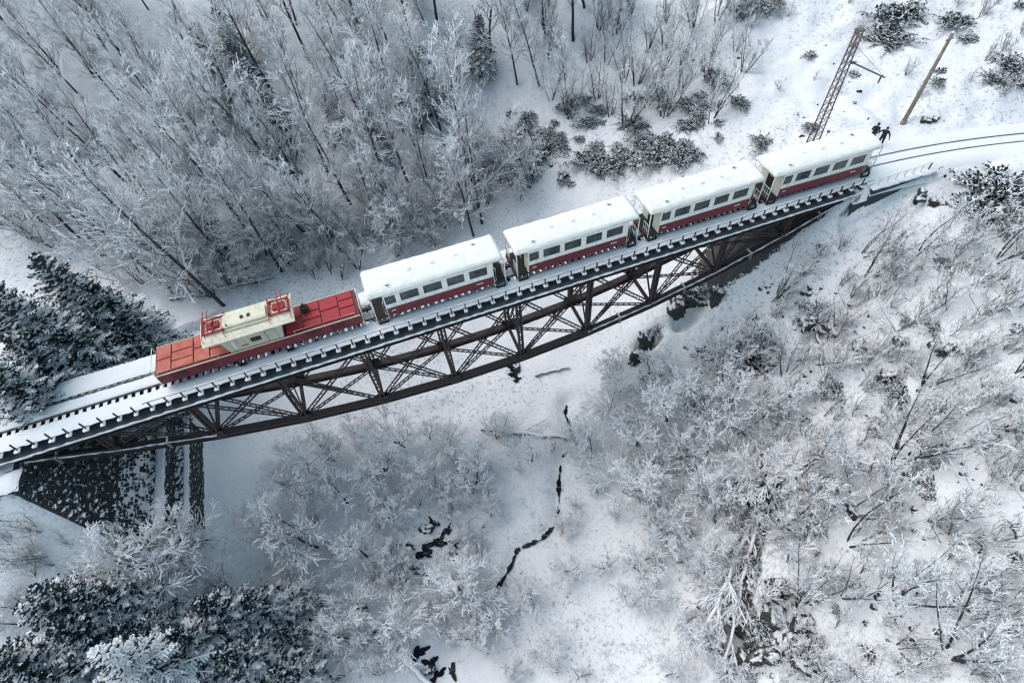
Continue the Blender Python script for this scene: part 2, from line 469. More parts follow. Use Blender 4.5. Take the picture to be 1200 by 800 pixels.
def HF(x, y):
    """height of the built sheet (bilinear in its own grid)"""
    x = np.asarray(x, float); y = np.asarray(y, float)
    i = np.clip(np.searchsorted(gx, x) - 1, 0, len(gx) - 2); j = np.clip(np.searchsorted(gy, y) - 1, 0, len(gy) - 2)
    u = np.clip((x - gx[i]) / (gx[i + 1] - gx[i]), 0, 1); v = np.clip((y - gy[j]) / (gy[j + 1] - gy[j]), 0, 1)
    return (GZ[i, j] * (1 - u) + GZ[i + 1, j] * u) * (1 - v) + (GZ[i, j + 1] * (1 - u) + GZ[i + 1, j + 1] * u) * v
def h1(x, y): return float(HF(x, y))
_T = np.arange(12, 140, 0.25)
def ground_at(px, py):
    d = ray(px, py); d = d / np.linalg.norm(d)
    P = CAM[None, :] + _T[:, None] * d[None, :]
    below = P[:, 2] < HF(P[:, 0], P[:, 1])
    if not below.any(): return P[-1]
    i = int(np.argmax(below)); a = _T[max(i - 1, 0)]; b = _T[i]
    for _ in range(6):
        m = 0.5 * (a + b); p = CAM + d * m
        if p[2] < h1(p[0], p[1]): b = m
        else: a = m
    return CAM + d * b
def project(p):
    q = (np.asarray(p) - CAM) @ ROTN
    return 600 + FPX * q[0] / -q[2], 400 - FPX * q[1] / -q[2]

nx, ny = GX.shape
me = bpy.data.meshes.new('ground')
idx = np.arange(nx * ny).reshape(nx, ny)
quads = np.stack([idx[:-1, :-1], idx[1:, :-1], idx[1:, 1:], idx[:-1, 1:]], -1).reshape(-1, 4)
me.vertices.add(nx * ny); me.vertices.foreach_set('co', np.stack([GX, GY, GZ], -1).ravel())
me.loops.add(quads.size); me.loops.foreach_set('vertex_index', quads.ravel())
me.polygons.add(len(quads)); me.polygons.foreach_set('loop_start', np.arange(len(quads)) * 4)
me.polygons.foreach_set('use_smooth', np.ones(len(quads), bool))
me.update(); me.validate()
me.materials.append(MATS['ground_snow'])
ground = tag(link('ground', me), kind='structure')

# ------------------------------------------------------------------ creek: dark open water between the snow banks
def blob_sheet(mb, cx, cy, rx, ry, rot, seed, n=26, lift=0.05):
    r = random.Random(seed)
    ph = [r.uniform(0, 6.28) for _ in range(4)]
    pts = []
    for i in range(n):
        a = 6.2832 * i / n
        k = .85 + 0.28 * math.sin(2 * a + ph[0]) + 0.25 * math.sin(3 * a + ph[1]) + 0.22 * math.sin(5 * a + ph[2]) + r.uniform(-.18, .18)
        x, y = rx * k * math.cos(a), ry * k * math.sin(a)
        pts.append((cx + x * math.cos(rot) - y * math.sin(rot), cy + x * math.sin(rot) + y * math.cos(rot)))
    mid = [((p[0] + cx) / 2, (p[1] + cy) / 2) for p in pts]
    allp = np.array([(cx, cy)] + mid + pts)
    hz = HF(allp[:, 0], allp[:, 1]) + lift
    fs = [(0, 1 + i, 1 + (i + 1) % n) for i in range(n)] + [(1 + i, 1 + n + i, 1 + n + (i + 1) % n, 1 + (i + 1) % n) for i in range(n)]
    mb.add([(p[0], p[1], z) for p, z in zip(allp, hz)], fs)
creek = MB()
sect = [(0, 3.92), (4.3, 6.4), (6.65, 9.4), (9.6, 13.1)]
for s0, s1 in sect:
    n = int((s1 - s0) * 11) + 3
    L = []; Rr = []
    for i in range(n):
        t = s0 + (s1 - s0) * i / (n - 1)
        k = min(int(t), len(CREEK) - 2); p = CREEK[k] + (CREEK[k + 1] - CREEK[k]) * (t - k)
        dv = CREEK[k + 1] - CREEK[k]; nrm = np.array([-dv[1], dv[0]]) / (np.linalg.norm(dv) + 1e-9)
        w = (0.035 + 0.09 * abs(math.sin(t * 2.7)) ** 2 + rnd.uniform(0, 0.10)) * (0.25 if i in (0, n - 1) else 1)
        L.append(p + nrm * w); Rr.append(p - nrm * (w + rnd.uniform(-0.06, 0.06)))
    P = np.array(L + Rr); z = HF(P[:, 0], P[:, 1]); z = np.convolve(np.pad(np.maximum(z[:n], z[n:]), 3, 'edge'), np.ones(7) / 7, 'valid') + 0.10; z = np.concatenate([z, z])
    creek.add([(a, b, c) for (a, b), c in zip(P, z)], [(i, i + 1, n + i + 1, n + i) for i in range(n - 1)])
tag(creek.build('creek', 'creek_water'), kind='structure')
POOLS = [(512, 636, .75, .5, .3), (498, 648, .5, .8, 1.2), (486, 668, .35, .5, .4), (524, 622, .3, .8, 2.2), (508, 612, .3, .55, .3), (494, 664, .3, .3, 0), (502, 676, .3, .45, .6), (533, 636, .25, .5, .8), (478, 640, .25, .6, .9),
         (490, 766, .85, .45, .2), (505, 776, .5, .4, .6), (512, 792, .7, .35, .4), (530, 786, .35, .5, .3), (602, 440, .5, .42, .2), (600, 432, .4, .5, .4), (606, 446, .36, .25, 0)]
pool = MB()
for i, (px, py, rx, ry, rot) in enumerate(POOLS):
    g = ground_at(px, py); blob_sheet(pool, g[0], g[1], rx, ry, rot, 40 + i, lift=0.09)
tag(pool.build('open_water', 'creek_water'), kind='structure')

# ================================================================== the bridge
X0, X1, XC = 3.0, 63.1, 33.05
PAN = 5.4
NODES = [X0 + 0.35] + [8.75 + PAN * i for i in range(10)] + [X1 - 0.35]
TY = 1.62                                                   # truss planes at y = +-TY
def chord_z(x): return -7.85 + 0.0076 * (x - XC) ** 2
bridge = thing('railway_bridge', 'dark steel fish-belly truss railway bridge with snowy deck across the gorge', 'bridge', (XC, 0, 0))
class Off:
    """parts are modelled in world space and hung on a root that stands elsewhere"""
def hang(mb, name, mats, root, smooth=False):
    o = mb.build(name, mats, root, smooth)
    o.location = -Vector(root.location)
    return o
for s in (-1, 1):
    m = MB()                                               # riveted plate girder under the deck
    m.box(X0, X1, s * TY - .24, s * TY + .24, -1.22, -0.60)
    m.box(X0, X1, s * TY - .36, s * TY + .36, -1.28, -1.221)
    for i in range(int((X1 - X0) / 0.9)):                  # stiffeners
        x = X0 + .45 + .9 * i
        m.box(x - .04, x + .04, s * (TY + .245) - .05, s * (TY + .245) + .05, -1.215, -.603)
    hang(m, 'top_girder', 'steel', bridge)
    m = MB()
    y0, y1 = sorted((s * 1.25, s * 2.34))
    m.box(X0, X1, y0, y1, -.60, -.54)
    fl = hang(m, 'girder_flange', 'flange_steel', bridge)
    m = MB()                                               # snow lying along the lip of the flange
    n = 240; pts = []; rad = []
    for i in range(n + 1):
        x = X0 + (X1 - X0) * i / n
        pts.append((x, s * 2.30 + rnd.uniform(-.02, .02), -.50 + rnd.uniform(-.012, .02))); rad.append(.06 + rnd.uniform(-.02, .025))
    m.tube(pts, rad, 6)
    hang(m, 'lip_snow', 'snow', bridge, True)
# bottom chords, one part per panel
for s in (-1, 1):
    for a, b in zip(NODES[:-1], NODES[1:]):
        za, zb = chord_z(a), chord_z(b)
        if a == NODES[0]: za = -1.2
        if b == NODES[-1]: zb = -1.2
        m = MB()
        pa, pb = Vector((a, s * TY, za)), Vector((b, s * TY, zb))
        m.beam(pa + Vector((-.05, 0, -.02)), pb + Vector((.05, 0, -.02)), .28, .40)
        m.beam(pa + Vector((0, 0, .205)), pb + Vector((0, 0, .205)), .50, .05)
        m.beam(pa + Vector((0, 0, -.245)), pb + Vector((0, 0, -.245)), .50, .05)
        ch = hang(m, 'bottom_chord', 'steel', bridge)
        if s > 0 or 9 < a < 40: continue
        m = MB(); n = 18
        P = [(pa + (pb - pa) * (i / n)) + Vector((0, s * .20 + rnd.uniform(-.02, .02), .24 + rnd.uniform(-.01, .012))) for i in range(n + 1)]
        m.tube([tuple(p) for p in P], [.045 + rnd.uniform(-.025, .03) for _ in P], 5)
        o = m.build('chord_snow', 'snow', ch, True)
        m = MB(); pm = (pa + pb) / 2
        m.box(pm.x - .06, pm.x + .06, pm.y - .31, pm.y + .31, pm.z - .35, pm.z + .34)
        m.build('splice_plate', 'steel_light', ch)
def laced(a, b, gap, nrm, bar=.055, n=None):
    """two flats laced together with a zigzag"""
    a = Vector(a); b = Vector(b); m = MB(); d = (b - a).normalized()
    o = d.cross(Vector(nrm)).normalized() * gap / 2
    m.beam(a + o, b + o, bar * 1.7, bar, nrm); m.beam(a - o, b - o, bar * 1.7, bar, nrm)
    L = (b - a).length; n = n or max(4, int(L / .42))
    for i in range(n):
        p = a + d * (L * i / n) + o * (1 if i % 2 else -1); q = a + d * (L * (i + 1) / n) + o * (-1 if i % 2 else 1)
        m.beam(p, q, .05, .02, nrm)
    return m
INN = NODES[1:-1]
for s in (-1, 1):
    for x in INN:                                          # posts
        m = MB(); zb = chord_z(x) + .2
        for dx in (-.13, .13):
            m.beam((x + dx, s * TY, zb), (x + dx, s * TY, -1.25), .11, .32, (0, 1, 0))
        n = max(3, int((-1 - zb) / .45))
        for i in range(n):
            z0 = zb + (-1 - zb) * i / n; z1 = zb + (-1 - zb) * (i + 1) / n
            for fy in (-.155, .155):
                m.beam((x + (-.13 if i % 2 else .13), s * TY + fy, z0), (x + (.13 if i % 2 else -.13), s * TY + fy, z1), .05, .02, (0, 1, 0))
        pst = hang(m, 'truss_post', 'steel', bridge)
        m = MB()                                           # gusset plates at the foot
        for fy in (-.19, .19):
            yy = s * TY + fy
            m.prism([(yy - .012, zb - .45), (yy + .012, zb - .45), (yy + .012, zb + .35), (yy - .012, zb + .35)], x - .42, x + .42)
        m.build('gusset', 'steel', pst)
    for a, b in zip(NODES[:-1], NODES[1:]):                # crossed diagonals
        za = chord_z(a) + .25 if a != NODES[0] else None
        zb = chord_z(b) + .25 if b != NODES[-1] else None
        if za is not None: hang(laced((a + .1, s * (TY - .1), za), (b - .1, s * (TY - .1), -1.05), .26, (0, 1, 0)), 'diagonal', 'steel', bridge)
        if zb is not None: hang(laced((a + .1, s * (TY + .1), -1.05), (b - .1, s * (TY + .1), zb), .26, (0, 1, 0)), 'diagonal', 'steel', bridge)
for x in INN:                                              # cross frames between the two trusses
    zb = chord_z(x)
    hang(MB().beam((x, -TY + .1, zb + .05), (x, TY - .1, zb + .05), .22, .22), 'cross_beam', 'steel', bridge)
    hang(MB().beam((x, -TY + .1, -1.2), (x, TY - .1, -1.2), .22, .28), 'cross_beam', 'steel', bridge)
    for sg in (-1, 1):
        hang(laced((x + sg * .06, -sg * (TY - .15), zb + .25), (x + sg * .06, sg * (TY - .15), -1.25), .16, (1, 0, 0), .045), 'sway_brace', 'steel', bridge)
for a, b in zip(NODES[:-1], NODES[1:]):                    # lateral bracing in the plane of the bottom chords
    za = chord_z(a) if a != NODES[0] else -1.2
    zb = chord_z(b) if b != NODES[-1] else -1.2
    for sg in (-1, 1):
        hang(laced((a, -sg * (TY - .1), za - .06 + .05 * sg), (b, sg * (TY - .1), zb - .06 + .05 * sg), .20, (0, 0, 1), .05), 'lateral_brace', 'steel', bridge)
    hang(MB().beam((a, -TY + .2, -.92), (b, TY - .2, -.92), .10, .10), 'deck_brace', 'steel', bridge)
for y in (-.75, .75):                                      # stringers under the rails
    hang(MB().box(X0, X1, y - .12, y + .12, -.9, -.25), 'stringer', 'steel', bridge)
# sleepers: long ones carry a railing post every second time
NS = 131
short = MB().box(-.11, .11, -1.55, 1.62, -.24, 0).mesh('sleeper', ['sleeper_wood'])
long_ = MB().box(-.12, .12, -2.22, 2.14, -.24, 0).mesh('sleeper', ['sleeper_wood'])
shs = MB(); r0 = random.Random(3)
def snow_strip(mb, x0, x1, y0, y1, z0, t, nx_=2, ny_=10, r=r0, edge=0.03):
    """a soft strip of lying snow with ragged edges"""
    vs = []
    for i in range(ny_ + 1):
        y = y0 + (y1 - y0) * i / ny_
        for j in range(nx_ + 3):
            k = (j - 1) / nx_ if 0 < j < nx_ + 2 else (0 if j == 0 else 1)
            x = x0 + (x1 - x0) * k + r.uniform(-edge, edge)
            h = z0 - .01 if j in (0, nx_ + 2) or i in (0, ny_) else z0 + t * r.uniform(.6, 1.2)
            vs.append((x, y, h))
    w = nx_ + 3
    mb.add(vs, [(i * w + j, i * w + j + 1, (i + 1) * w + j + 1, (i + 1) * w + j) for i in range(ny_) for j in range(w - 1)])
for i in range(NS):
    x = X0 + .1 + .46 * i
    if x > X1: break
    o = link('sleeper', long_ if i % 2 else short, bridge); o.location = Vector((x, 0, 0)) - bridge.location
    o.rotation_euler.z = rnd.uniform(-.008, .008)
# boarded walkways on both sides and between the rails, under snow
def plank_run(y0, y1, z, L, n_across, name):
    w = (y1 - y0) / n_across
    base = MB().box(-L / 2 + .012, L / 2 - .012, -w / 2 + .012, w / 2 - .012, -.05, 0).mesh(name, ['sleeper_wood'])
    x = X0
    while x < X1 - .5:
        for k in range(n_across):
            o = link(name, base, bridge)
            o.location = Vector((x + L / 2, y0 + w * (k + .5), z + rnd.uniform(-.006, .006))) - bridge.location
        x += L
plank_run(-1.92, -.86, .055, 1.84, 3, 'walkway_plank')
plank_run(.66, 2.02, .055, 1.84, 3, 'walkway_plank')
plank_run(-.40, .40, .055, 1.84, 2, 'walkway_plank')
def deck_snow(y0, y1, z, t, seed, gaps):
    r = random.Random(seed); m = MB()
    nx_, ny_ = 400, 7
    vs = []
    xs = np.linspace(X0, X1, nx_ + 1)
    e0 = np.array([r.uniform(-1, 1) for _ in xs]); e1 = np.array([r.uniform(-1, 1) for _ in xs])
    for j in range(ny_ + 1):
        k = j / ny_
        for i, x in enumerate(xs):
            y = y0 + (y1 - y0) * k + (e0[i] * .035 * (1 - k) + e1[i] * .035 * k)
            if j in (0, ny_): h = z + .006
            else: h = z + t * (0.75 + 0.5 * float(vnoise(np.array(x * 1.1 + seed), np.array(y * 2.0))) + .35 * math.sin(math.pi * k)) + r.uniform(0, .012)
            vs.append((x, y, h))
    w = nx_ + 1
    m.add(vs, [(j * w + i, j * w + i + 1, (j + 1) * w + i + 1, (j + 1) * w + i) for j in range(ny_) for i in range(nx_)])
    return hang(m, 'deck_snow', 'snow', bridge, True)
deck_snow(-1.93, -.85, .058, .06, 1, 0)
deck_snow(.65, 2.05, .058, .07, 2, 0)
deck_snow(-.41, .41, .058, .07, 5, 0)
# snow caps on the sleeper ends that stick out past the walkway
cap = MB(); snow_strip(cap, -.12, .12, -2.25, -1.92, .0, .06, 2, 4)
capm = cap.mesh('sleeper_snow', ['snow'], True)
postm = MB().box(-.035, .035, -.035, .035, 0, .62).box(-.05, .05, -.05, .05, 0, .05).mesh('railing_post', ['steel'])
for i in range(NS):
    x = X0 + .1 + .46 * i
    if x > X1 - .1 or i % 2 == 0: continue
    o = link('sleeper_snow', capm, bridge); o.location = Vector((x, 0, 0)) - bridge.location
    o.scale = (rnd.uniform(.8, 1.25), 1, rnd.uniform(.7, 1.4))
    o = link('railing_post', postm, bridge); o.location = Vector((x, -2.06, 0)) - bridge.location
    o.rotation_euler = (rnd.uniform(-.04, .04), rnd.uniform(-.05, .05), 0)
    if i % 4 == 1:
        o = link('railing_post', postm, bridge); o.location = Vector((x, 2.1, 0)) - bridge.location
        o.scale.z = .35
for y0 in (-2.06,):
    m = MB(); m.tube([(X0 + 9.5 + i * .7, y0 + rnd.uniform(-.008, .008), .63 + rnd.uniform(-.01, .01)) for i in range(72)], .035, 6)
    hang(m, 'top_rail', 'steel_light', bridge, True)
    m = MB(); m.tube([(X0 + 9.5 + i * .35, y0 + rnd.uniform(-.01, .01), .675 + rnd.uniform(-.01, .015)) for i in range(143)], [.03 + rnd.uniform(-.012, .018) for _ in range(143)], 5)
    hang(m, 'rail_snow', 'snow', bridge, True)

# ------------------------------------------------------------------ running rails, straight over the bridge and curving away on the right
def rail_path(off):
    P = [(x, off, 0) for x in np.arange(-40, 60.5, 2.0)] + []
    for x in np.arange(60.5, 112, 1.0):
        yc = -(x - 60.5) ** 2 / 118.0; sl = -2 * (x - 60.5) / 118.0; n = math.hypot(1, sl)
        P.append((x - sl / n * off, yc + off / n, 0))
    return P
track = thing('railway_track', 'narrow gauge railway track running over the bridge and curving off through the snow', 'track', (XC, 0, 0))
for off in (-.47, .47):
    m = MB(); P = rail_path(off)
    def sweep(sec, mi):
        pts = np.array(P); t = np.gradient(pts, axis=0); t /= np.linalg.norm(t, axis=1)[:, None]
        s = np.stack([-t[:, 1], t[:, 0], 0 * t[:, 0]], 1)
        k = len(sec); vs = []
        for i in range(len(pts)):
            for a, b in sec: vs.append(pts[i] + s[i] * a + np.array([0, 0, b]))
        m.add(vs, [(i * k + j, i * k + (j + 1) % k, (i + 1) * k + (j + 1) % k, (i + 1) * k + j) for i in range(len(pts) - 1) for j in range(k)], mi)
    sweep([(-.05, .001), (.05, .001), (.05, .018), (.011, .028), (.011, .09), (.03, .095), (.03, .125), (-.03, .125), (-.03, .095), (-.011, .09), (-.011, .028), (-.05, .018)], 0)
    hang(m, 'rail', 'rail_steel', track)
# sleepers of the plain line, mostly buried
for x in list(np.arange(-16, 2.7, .62)) + list(np.arange(63.6, 100, .62)):
    yc = float(track_y(np.array(x))); sl = -2 * max(0, x - 60.5) / 118.0
    z = -.02 if x > 30 else -.02
    o = link('sleeper', short, track); o.scale = (1, .56, 1)
    o.location = Vector((x, yc - .02, z - .02)) - track.location; o.rotation_euler.z = math.atan(sl)
# snow bed between and beside the rails on the plain line
bed = MB()
for (xa, xb) in ((-30, X0 - .02), (X1 + .02, 108)):
    xs = np.arange(xa, xb, .5); ys = np.array([-2.6, -1.9, -1.2, -.62, -.52, -.40, -.2, 0, .2, .40, .52, .62, 1.2, 1.9, 2.6])
    zb = np.array([-.7, -.02, .09, .095, .07, .06, .085, .10, .085, .06, .07, .095, .09, -.02, -.7])
    vs = []
    for x in xs:
        yc = float(track_y(np.array(x))); sl = -2 * max(0, x - 60.5) / 118.0; n = math.hypot(1, sl)
        for y, z in zip(ys, zb):
            vs.append((x - sl / n * y, yc + y / n, z + .02 * float(vnoise(np.array(x * 2.1), np.array(y * 3 + 9)))))
    w = len(ys)
    bed.add(vs, [(i * w + j, (i + 1) * w + j, (i + 1) * w + j + 1, i * w + j + 1) for i in range(len(xs) - 1) for j in range(w - 1)])
o = bed.build('track_bed', 'snow', None, True); tag(o, kind='structure')

# ------------------------------------------------------------------ left abutment: battered wall of rough stone, stepped at the foot
abut = thing('stone_abutment', 'dark rough stone abutment wall with snowy ledges under the left end of the bridge', 'abutment', (3.0, 0, -1.2))
# face plane: top edge z=-1.2 at x=4.3, foot z=-13.6 at x=7.6
def face_pt(u, v, out=0.0):
    """u 0..1 across y, v 0..1 top to bottom"""
    z = -1.25 - 9.3 * v
    y0, y1 = -3.5 - 5.0 * v, 3.4 + 3.2 * v
    return Vector((4.3 + 5.4 * v + out, y0 + (y1 - y0) * u, z))
m = MB()
vs = [face_pt(0, 0), face_pt(1, 0), face_pt(1, 1), face_pt(0, 1), Vector((-4, -3.5, -1.25)), Vector((-4, 3.4, -1.25)), Vector((-4, 6.6, -10.55)), Vector((-4, -8.5, -10.55))]
m.add(vs, [(0, 1, 2, 3), (4, 7, 6, 5), (0, 4, 5, 1), (0, 3, 7, 4), (1, 5, 6, 2), (3, 2, 6, 7)])
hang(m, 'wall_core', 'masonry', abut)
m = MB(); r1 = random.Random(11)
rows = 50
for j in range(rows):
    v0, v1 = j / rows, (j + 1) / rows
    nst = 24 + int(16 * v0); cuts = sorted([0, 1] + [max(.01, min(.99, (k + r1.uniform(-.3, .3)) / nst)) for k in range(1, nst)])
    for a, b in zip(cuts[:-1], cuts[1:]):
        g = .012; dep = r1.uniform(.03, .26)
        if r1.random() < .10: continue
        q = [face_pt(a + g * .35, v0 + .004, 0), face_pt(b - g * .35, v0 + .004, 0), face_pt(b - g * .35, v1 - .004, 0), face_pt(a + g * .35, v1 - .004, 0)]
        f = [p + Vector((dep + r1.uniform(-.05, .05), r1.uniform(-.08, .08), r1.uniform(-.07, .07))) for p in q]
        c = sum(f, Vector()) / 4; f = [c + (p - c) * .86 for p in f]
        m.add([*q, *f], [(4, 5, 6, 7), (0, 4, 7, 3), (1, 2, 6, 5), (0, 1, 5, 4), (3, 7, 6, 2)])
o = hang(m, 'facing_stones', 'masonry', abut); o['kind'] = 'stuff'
for k, (out, top) in enumerate(((1.0, -7.9), (1.35, -9.1))):
    m = MB(); v = (-1.25 - top) / 9.3
    a, b = face_pt(.13 + .06 * k, v), face_pt(.90 - .05 * k, v)
    X_ = a.x + out; pl_ = [(3, a.y), (X_ - .3, a.y), (X_ - .1, a.y + .1), (X_, a.y + .3), (X_, b.y - .6), (X_ - .1, b.y - .3), (X_ - .5, b.y), (3, b.y)]; n_ = 8
    m.add([(p, q, -13.5) for p, q in pl_] + [(p, q, top) for p, q in pl_], [(i, (i + 1) % n_, n_ + (i + 1) % n_, n_ + i) for i in range(n_)] + [tuple(range(n_, 2 * n_))])
    st = hang(m, 'plinth_step', 'masonry', abut)
    m = MB(); zt = top - .06
    while zt > top - 1.9:
        hh_ = r1.uniform(.18, .3); y = a.y + .3
        while y < b.y - .9:
            w_ = r1.uniform(.22, .5); d_ = r1.uniform(.02, .12)
            if r1.random() > .08: m.box(a.x + out - .05, a.x + out + d_, y + .02, y + w_ - .02, zt - hh_ + .02, zt)
            y += w_
        zt -= hh_
    o = m.build('riser_stones', 'masonry', st); o['kind'] = 'stuff'
    m = MB(); snow_strip(m, a.x + out - (.6, .36)[k], a.x + out + .02, a.y + .2, b.y - .6, top, .10, 3, 26, r1, .05)
    m.build('ledge_snow', 'snow', st, True)
# coping with the snow lying on it
hang(MB().box(-4, 4.75, -3.75, -2.45, -1.5, -1.15), 'coping', 'concrete', abut); hang(MB().box(-4, 4.75, 2.45, 3.65, -1.5, -1.15), 'coping', 'concrete', abut)
for y0, y1 in ((-3.85, -2.42), (2.42, 3.7)):
    m = MB(); nx_, ny_ = 30, 5; vs = []
    for i in range(nx_ + 1):
        for j in range(ny_ + 1):
            e = i == nx_ or j in (0, ny_)
            vs.append((-4 + 8.85 * i / nx_ + r1.uniform(-.06, .06) * (i == nx_), y0 + (y1 - y0) * j / ny_ + (r1.uniform(-.07, .07) if j in (0, ny_) else 0), -1.20 if e else -1.02 + r1.uniform(-.03, .05)))
    m.add(vs, [(i * 6 + j, (i + 1) * 6 + j, (i + 1) * 6 + j + 1, i * 6 + j + 1) for i in range(nx_) for j in range(ny_)])
    hang(m, 'coping_snow', 'snow', abut, True)
m = MB(); m.box(2.0, 4.4, -2.4, 2.4, -1.5, -1.12)
hang(m, 'bearing_shelf', 'concrete', abut)

# ------------------------------------------------------------------ right abutment with its wing wall
ra = thing('concrete_abutment', 'concrete abutment and wing wall in shade under the right end of the bridge', 'abutment', (63, 0, -1.2))
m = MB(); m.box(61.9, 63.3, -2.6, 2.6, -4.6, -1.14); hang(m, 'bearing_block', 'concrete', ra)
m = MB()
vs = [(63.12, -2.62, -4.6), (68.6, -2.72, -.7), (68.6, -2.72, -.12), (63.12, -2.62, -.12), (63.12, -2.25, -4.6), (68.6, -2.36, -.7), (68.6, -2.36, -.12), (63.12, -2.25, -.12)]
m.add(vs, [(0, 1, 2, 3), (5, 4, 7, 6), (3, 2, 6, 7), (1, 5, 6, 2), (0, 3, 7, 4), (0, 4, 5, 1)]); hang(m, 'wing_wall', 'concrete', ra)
m = MB(); snow_strip(m, -.27, .27, 0, 5.6, 0, .12, 3, 16, r1, .05)
m.v = [(63.0 + y, -2.48 - .02 * y - x, z - .12) for x, y, z in m.v]
hang(m, 'wall_snow', 'snow', ra, True)
for i in range(7):
    x = 63.6 + .75 * i
    hang(MB().beam((x, -2.42, -.1), (x, -2.42, .55), .07, .07, (0, 1, 0)), 'railing_post', 'coach_white' if i < 6 else 'steel', ra)
hang(MB().beam((63.4, -2.42, .56), (68.2, -2.42, .56), .05, .05), 'top_rail', 'coach_white', ra)

# ================================================================== the train
COACH_L = 8.65
def roof_snow_mesh(seed):
    """snow lying unevenly on an arched roof, thinner towards the eaves, ragged where it has slipped"""
    rr = random.Random(seed); HW = 1.14; nx_, ny_ = 90, 18; vs = []; x_ = seed * 31.7
    for i in range(nx_ + 1):
        x = .03 + (COACH_L - .06) * i / nx_
        s0 = .05 + .05 * (.5 + float(vnoise(np.array(x * .9 + x_), np.array(3.1)))) + .02 * rr.random()
        s1 = .05 + .04 * (.5 + float(vnoise(np.array(x * .9 + x_), np.array(8.1)))) + .02 * rr.random()
        for k in range(ny_ + 1):
            th = math.pi * (s0 + (1 - s0 - s1) * k / ny_)
            e = i in (0, nx_) or k in (0, ny_)
            y = (HW + .05) * math.cos(th)
            xx = x + (rr.uniform(0, .07) * (1 if i == 0 else -1) if i in (0, nx_) else 0)
            t = .05 + .07 * float(vnoise(np.array(x * 1.1 + x_), np.array(y * 1.6 + seed))) + .05 * float(vnoise(np.array(x * 3.3 + x_), np.array(y * 4))) + .015 * rr.random()
            vs.append((xx, y, 2.49 + .34 * math.sin(th) ** .8 + (-.01 if e else max(-.004, t + .02))))
    w = ny_ + 1
    m = MB(); m.add(vs, [(i * w + j, i * w + j + 1, (i + 1) * w + j + 1, (i + 1) * w + j) for i in range(nx_) for j in range(ny_)])
    return m.mesh('roof_snow', ['roof_snow'], True)
